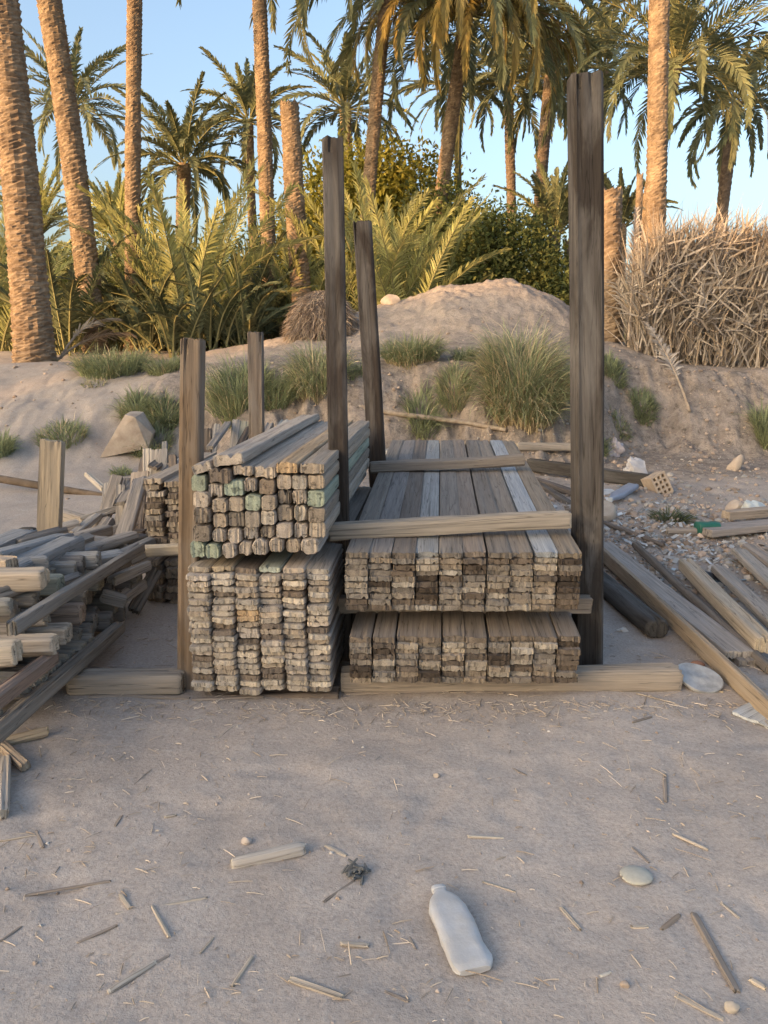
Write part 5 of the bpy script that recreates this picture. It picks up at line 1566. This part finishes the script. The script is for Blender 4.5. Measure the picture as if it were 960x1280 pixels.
for i in range(len(xs) - 1):
    for j in range(len(zs) - 1):
        x0, x1, z0, z1 = xs[i], xs[i + 1], zs[j], zs[j + 1]
        if i % 2 and j % 2:
            D0 = 0.12
            for (p, q) in (((x0, z0), (x1, z0)), ((x1, z0), (x1, z1)), ((x1, z1), (x0, z1)), ((x0, z1), (x0, z0))):
                F.append((vq(p[0], 0, p[1]), vq(p[0], D0, p[1]), vq(q[0], D0, q[1]), vq(q[0], 0, q[1]))); MI.append(0)
            F.append((vq(x0, D0, z0), vq(x1, D0, z0), vq(x1, D0, z1), vq(x0, D0, z1))); MI.append(1)
        else:
            F.append((vq(x0, 0, z0), vq(x1, 0, z0), vq(x1, 0, z1), vq(x0, 0, z1))); MI.append(0)
for i in range(len(xs) - 1):
    F.append((vq(xs[i], 0, bh), vq(xs[i + 1], 0, bh), vq(xs[i + 1], bd_, bh), vq(xs[i], bd_, bh))); MI.append(0)
    F.append((vq(xs[i], 0, 0), vq(xs[i], bd_, 0), vq(xs[i + 1], bd_, 0), vq(xs[i + 1], 0, 0))); MI.append(0)
for j in range(len(zs) - 1):
    F.append((vq(0, 0, zs[j]), vq(0, 0, zs[j + 1]), vq(0, bd_, zs[j + 1]), vq(0, bd_, zs[j]))); MI.append(0)
    F.append((vq(bwid, 0, zs[j]), vq(bwid, bd_, zs[j]), vq(bwid, bd_, zs[j + 1]), vq(bwid, 0, zs[j + 1]))); MI.append(0)
o = obj("perforated_brick", mesh_of("perforated_brick", V, F, [M_BRICK, M_HOLE], MI))
g = on_ground(834, 618); o.location = (g.x, g.y, g.z - 0.01); o.rotation_euler = (-0.25, -0.42, 0.25)
tag(o, "pale perforated brick tilted in the rubble at the dark beam's end", "brick")

# ------------------------------------------------------------------ sticks and splinters on the dirt
def stick(label, x0, y0, x1, y1, w, col, flat=0.6, name="wood_splinter"):
    a, b2 = on_ground(x0, y0), on_ground(x1, y1)
    h = w * flat
    a.z += h * R.uniform(0.0, 0.45); b2.z += h * R.uniform(0.0, 0.45)
    ln = (b2 - a).length
    me = plank_mesh(name, w, h, ln, R, 0.5, w * 0.08, 0, 0.006, 0.0015, nx=5, mats=[M_TWIGW, M_END], worn=0.3)
    o = obj(name, me, color=col); place(o, a, b2)
    return tag(o, label, "splinter", "splinters and sticks on the dirt")


M_TWIGW = wood_material("splinter_wood", 0.2, 0.7)
PT, DT = (0.44, 0.375, 0.305), (0.28, 0.23, 0.19)
o = stick("broken piece of grey planking on the dirt, largest splinter", 288, 1083, 382, 1065, 0.042, (0.46, 0.41, 0.36), 0.8, "broken_wood"); o["category"] = "broken wood"
sticks = [
    (143, 1144, 260, 1123, .011, PT, "long pale stick crossed by a short one on the dirt"),
    (190, 1133, 212, 1175, .011, PT, "short stick crossing under the long pale one"),
    (96, 1182, 148, 1158, .009, DT, "thin twig pointing at the crossed sticks"),
    (134, 1242, 196, 1204, .014, PT, "split stick below the crossed sticks"),
    (146, 1233, 212, 1196, .008, DT, "thin sliver alongside the split stick"),
    (290, 1238, 317, 1197, .011, PT, "lone slanting stick right of the split one"),
    (360, 1226, 430, 1250, .016, PT, "pale flat splinter near the bottom edge"),
    (384, 1234, 441, 1218, .008, DT, "thin twig crossing over the pale flat splinter"),
    (404, 1130, 445, 1102, .010, DT, "stick reaching up to the charred lump"),
    (406, 1058, 434, 1071, .016, PT, "stubby splinter beside the broken planking"),
    (424, 1184, 462, 1187, .014, PT, "short thick chip below the charred lump"),
    (584, 1047, 630, 1049, .010, (0.56, 0.48, 0.38), "bright straight splinter above the bottle"),
    (603, 1103, 645, 1115, .010, PT, "thin splinter right of the bottle's mouth"),
    (840, 1044, 886, 1064, .010, PT, "slim splinter up the dirt from the flat stone"),
    (831, 968, 832, 1005, .012, DT, "dark stick pointing straight at the rack"),
    (866, 1145, 922, 1243, .020, DT, "long brown stick lying in the near corner"),
    (843, 1246, 905, 1278, .014, PT, "pale stick below the long brown one"),
    (787, 1161, 812, 1160, .012, PT, "short bright chip below the flat stone"),
    (826, 1165, 850, 1145, .012, DT, "dark chip beside the short bright one"),
    (748, 1222, 764, 1215, .010, (0.62, 0.56, 0.48), "tiny white chip near the bottom edge"),
    (700, 1135, 727, 1165, .010, PT, "splinter between the bottle and the flat stone"),
    (790, 905, 815, 897, .010, DT, "dark splinter below the right sleeper"),
    (790, 1060, 812, 1080, .008, DT, "thin dark twig just above the flat stone"),
    (845, 854, 905, 866, .014, (0.46, 0.36, 0.23), "tan lath lying before the metal lid"),
    (30, 1120, 140, 1102, .009, DT, "long thin twig low at the dirt's side"),
    (0, 1052, 46, 1045, .010, PT, "pale twig at the frame edge under the heap"),
    (45, 1040, 55, 1062, .010, DT, "short twig crossing the pale one at the frame edge"),
    (144, 1035, 153, 1020, .010, DT, "small slanting chip in the middle of the dirt"),
    (205, 1024, 222, 1021, .012, PT, "small pale chip beside the slanting one"),
    (150, 1120, 163, 1138, .012, PT, "stub of wood touching the long pale stick"),
    (640, 960, 660, 970, .008, DT, "thin dark sliver below the right boards"),
    (795, 868, 845, 880, .008, PT, "fine lath below the right sleeper's end"),
    (0, 1180, 28, 1160, .008, DT, "fine twig low at the near corner by the heap side"),
    (900, 1130, 925, 1150, .008, PT, "pale twig above the long brown stick"),
    (480, 1240, 512, 1256, .009, DT, "twig beside the bottle's base near the bottom edge"),
    (250, 1195, 268, 1172, .008, PT, "small pale twig above the lone slanting stick"),
    (500, 1150, 520, 1190, .007, DT, "fine twig left of the bottle"),
    (935, 1225, 958, 1240, .014, PT, "stub of pale wood at the frame corner"),
]
for (x0, y0, x1, y1, w_, c_, lb) in sticks:
    stick(lb, x0, y0, x1, y1, w_, jcol(c_, R, 0.1))
# bark strips along the foot of the sleeper and the stacks
for (x0, y0, x1, y1, lb) in [(110, 872, 232, 866, "curled bark strip under the outer sleeper"), (150, 870, 238, 874, "second bark strip along the outer sleeper's foot"), (430, 868, 560, 864, "long bark strip along the foot of the right boards"), (560, 866, 720, 862, "thin lath along the foot of the right boards"), (240, 876, 330, 872, "bark strip along the foot of the batten stack")]:
    stick(lb, x0, y0, x1, y1, 0.022, DT, 0.4, "bark_strip")["category"] = "bark strip"

# uncountable bits: straw and chips, pebbles
def scatter(n, fn):
    out = []
    while len(out) < n:
        p = fn()
        if p is not None: out.append(p)
    return out


lf = Leafy()
rs = random.Random(21)


def near_pt():
    x, y = rs.uniform(-2.6, 2.8), rs.uniform(1.0, 4.3)
    dens = 0.35 + 0.65 * float(fbm(np.array([x * 1.5]), np.array([y * 1.5]), 90, 3)[0] > 0.0)
    if y > 3.0 and abs(x) < 1.2 and y < 3.25: dens = 1.0
    return (x, y) if rs.random() < dens else None


pts = scatter(3600, near_pt) + [(rs.uniform(-1.4, 1.7), 3.19 - abs(rs.gauss(0, 0.09))) for _ in range(700)]
zz = height(np.array([p[0] for p in pts]), np.array([p[1] for p in pts]))
for (x, y), z in zip(pts, zz):
    a = rs.uniform(0, 6.28); l = min(0.13, 0.008 + rs.expovariate(1 / 0.021)); w_ = rs.uniform(0.0012, 0.0045)
    d = np.array([math.cos(a), math.sin(a), rs.uniform(-.12, .2)]); s_ = np.array([-math.sin(a), math.cos(a), 0])
    c0 = np.array([x, y, z + 0.003])
    V = []
    for k, (f, ww) in enumerate(((0, .8), (0.5, 1), (1, .5))):
        q = c0 + d * l * f + np.array([0, 0, 0.002 * (k == 1)])
        V += [q - s_ * w_ * ww / 2, q + np.array([0, 0, w_ * 0.6]), q + s_ * w_ * ww / 2]
    lf.add(V, [(0, 1, 4, 3), (1, 2, 5, 4), (3, 4, 7, 6), (4, 5, 8, 7), (0, 2, 1), (6, 7, 8)], rs.choice([0, 0, 1, 2]))
M_ST1 = leaf_material("straw_bit", (0.42, 0.34, 0.26), (0.52, 0.43, 0.34), 0.0, 8); M_ST2 = leaf_material("brown_chip", (0.27, 0.215, 0.165), (0.36, 0.29, 0.23), 0.0, 8)
tag(lf.build("straw_litter", [M_ST1, M_ST2, M_TWIG], None, (0, 0, 0)), "straw bits and tiny wood chips strewn over the dirt", None, None, 'stuff')


def stones(name, label, n, fn, mats, lo, hi):
    P0 = []
    for s in range(8):
        m = rock_mesh("t", 1, 0.85, 0.65, random.Random(s), M_ROCK, 1, 0.45, 4)
        P0.append((np.array([v.co[:] for v in m.vertices]), [tuple(p.vertices) for p in m.polygons])); bpy.data.meshes.remove(m)
    lf = Leafy(); pts = scatter(n, fn)
    zz = height(np.array([p[0] for p in pts]), np.array([p[1] for p in pts]))
    for (x, y), z in zip(pts, zz):
        V, F = rs.choice(P0); r_ = lo * (hi / lo) ** (rs.random() ** 2.6)
        a = rs.uniform(0, 6.28); c_, s_ = math.cos(a), math.sin(a)
        Q = np.stack([V[:, 0] * c_ - V[:, 1] * s_, V[:, 0] * s_ + V[:, 1] * c_, V[:, 2]], 1) * r_ + np.array([x, y, z + r_ * 0.2])
        lf.add(Q, F, rs.randrange(len(mats)))
    tag(lf.build(name, mats, None, (0, 0, 0)), label, None, None, 'stuff')


M_P1 = leaf_material("pebble_dust", (0.36, 0.30, 0.26), (0.42, 0.35, 0.30), 0.0, 3, 0.9)
M_P2 = leaf_material("pebble_brown", (0.28, 0.215, 0.17), (0.36, 0.28, 0.22), 0.0, 3, 0.9)
M_P3 = leaf_material("pebble_pale", (0.46, 0.42, 0.38), (0.52, 0.47, 0.42), 0.0, 3, 0.9)
stones("gravel", "fine grit and crumbs on the trodden dirt", 3600, lambda: (rs.uniform(-2.8, 3.0), rs.uniform(1.0, 5.0)), [M_P1, M_P1, M_P2, M_P1, M_P3], 0.0016, 0.009)


def rub_pt():
    x, y = rs.uniform(0.9, 4.6), rs.uniform(4.6, 9.6)
    d = float(np.exp(-(((x - 2.3) / 1.1) ** 2 + ((y - 6.1) / 0.9) ** 2))) + 0.07
    return (x, y) if rs.random() < d else None


M_P6 = leaf_material("earth_clod", (0.33, 0.25, 0.195), (0.40, 0.31, 0.25), 0.0, 3, 0.9)
M_P5 = leaf_material("rubble_pale", (0.31, 0.275, 0.24), (0.37, 0.33, 0.29), 0.0, 3, 0.9)
M_P4 = leaf_material("rubble_grey", (0.27, 0.26, 0.25), (0.36, 0.35, 0.34), 0.0, 3, 0.9)
stones("rubble", "stones and broken crumbs strewn around the brick", 5200, rub_pt, [M_P6, M_P2, M_P2, M_P4, M_P4, M_P2, M_P5], 0.007, 0.045)
stones("bank_gravel", "clods of earth on the bank and the sandy slope", 2600, lambda: (lambda x, y: (x, y) if rs.random() < (0.12 if x < -1.5 else 1) * 0.8 * (0.15 + float(bank_t(np.array([x]), np.array([y]))[0] % 1 > 0.02)) else None)(rs.uniform(-5.5, 6.5), rs.uniform(7.2, 12.5)), [M_P2, M_P2, M_P6], 0.006, 0.04)

# torn scraps among the rubble: one mass of flakes
lf = Leafy()
for _ in range(900):
    x, y = rs.gauss(2.15, 0.42), rs.gauss(5.9, 0.55)
    if x < 1.35 or y < 4.7: continue
    z = hz(x, y); l = rs.uniform(0.012, 0.05); a = rs.uniform(0, 6.28)
    d = np.array([math.cos(a), math.sin(a), rs.uniform(-.2, .7)]) * l; e_ = np.array([-math.sin(a), math.cos(a), rs.uniform(-.3, .5)]) * l * rs.uniform(.3, .8)
    p0 = np.array([x, y, z + 0.006]); th = np.array([0, 0, 0.003])
    q = [p0, p0 + d, p0 + d * .8 + e_, p0 + e_ * 1.1]
    lf.add([*q, *[v + th for v in q]], [(3, 2, 1, 0), (4, 5, 6, 7), (0, 1, 5, 4), (1, 2, 6, 5), (2, 3, 7, 6), (3, 0, 4, 7)], rs.choice([0, 0, 1, 2, 2, 3]))
tag(lf.build("litter", [leaf_material("flake_grey", (0.30, 0.30, 0.30), (0.40, 0.41, 0.42), 0.0, 5), leaf_material("flake_pale", (0.48, 0.49, 0.50), (0.56, 0.57, 0.58), 0.0, 5), leaf_material("flake_brown", (0.14, 0.12, 0.10), (0.22, 0.18, 0.15), 0.0, 5), leaf_material("flake_blue", (0.25, 0.30, 0.34), (0.33, 0.38, 0.42), 0.0, 5)], None, (0, 0, 0)),
    "torn grey and pale scraps strewn in the rubble beside the tallest post", None, None, 'stuff')
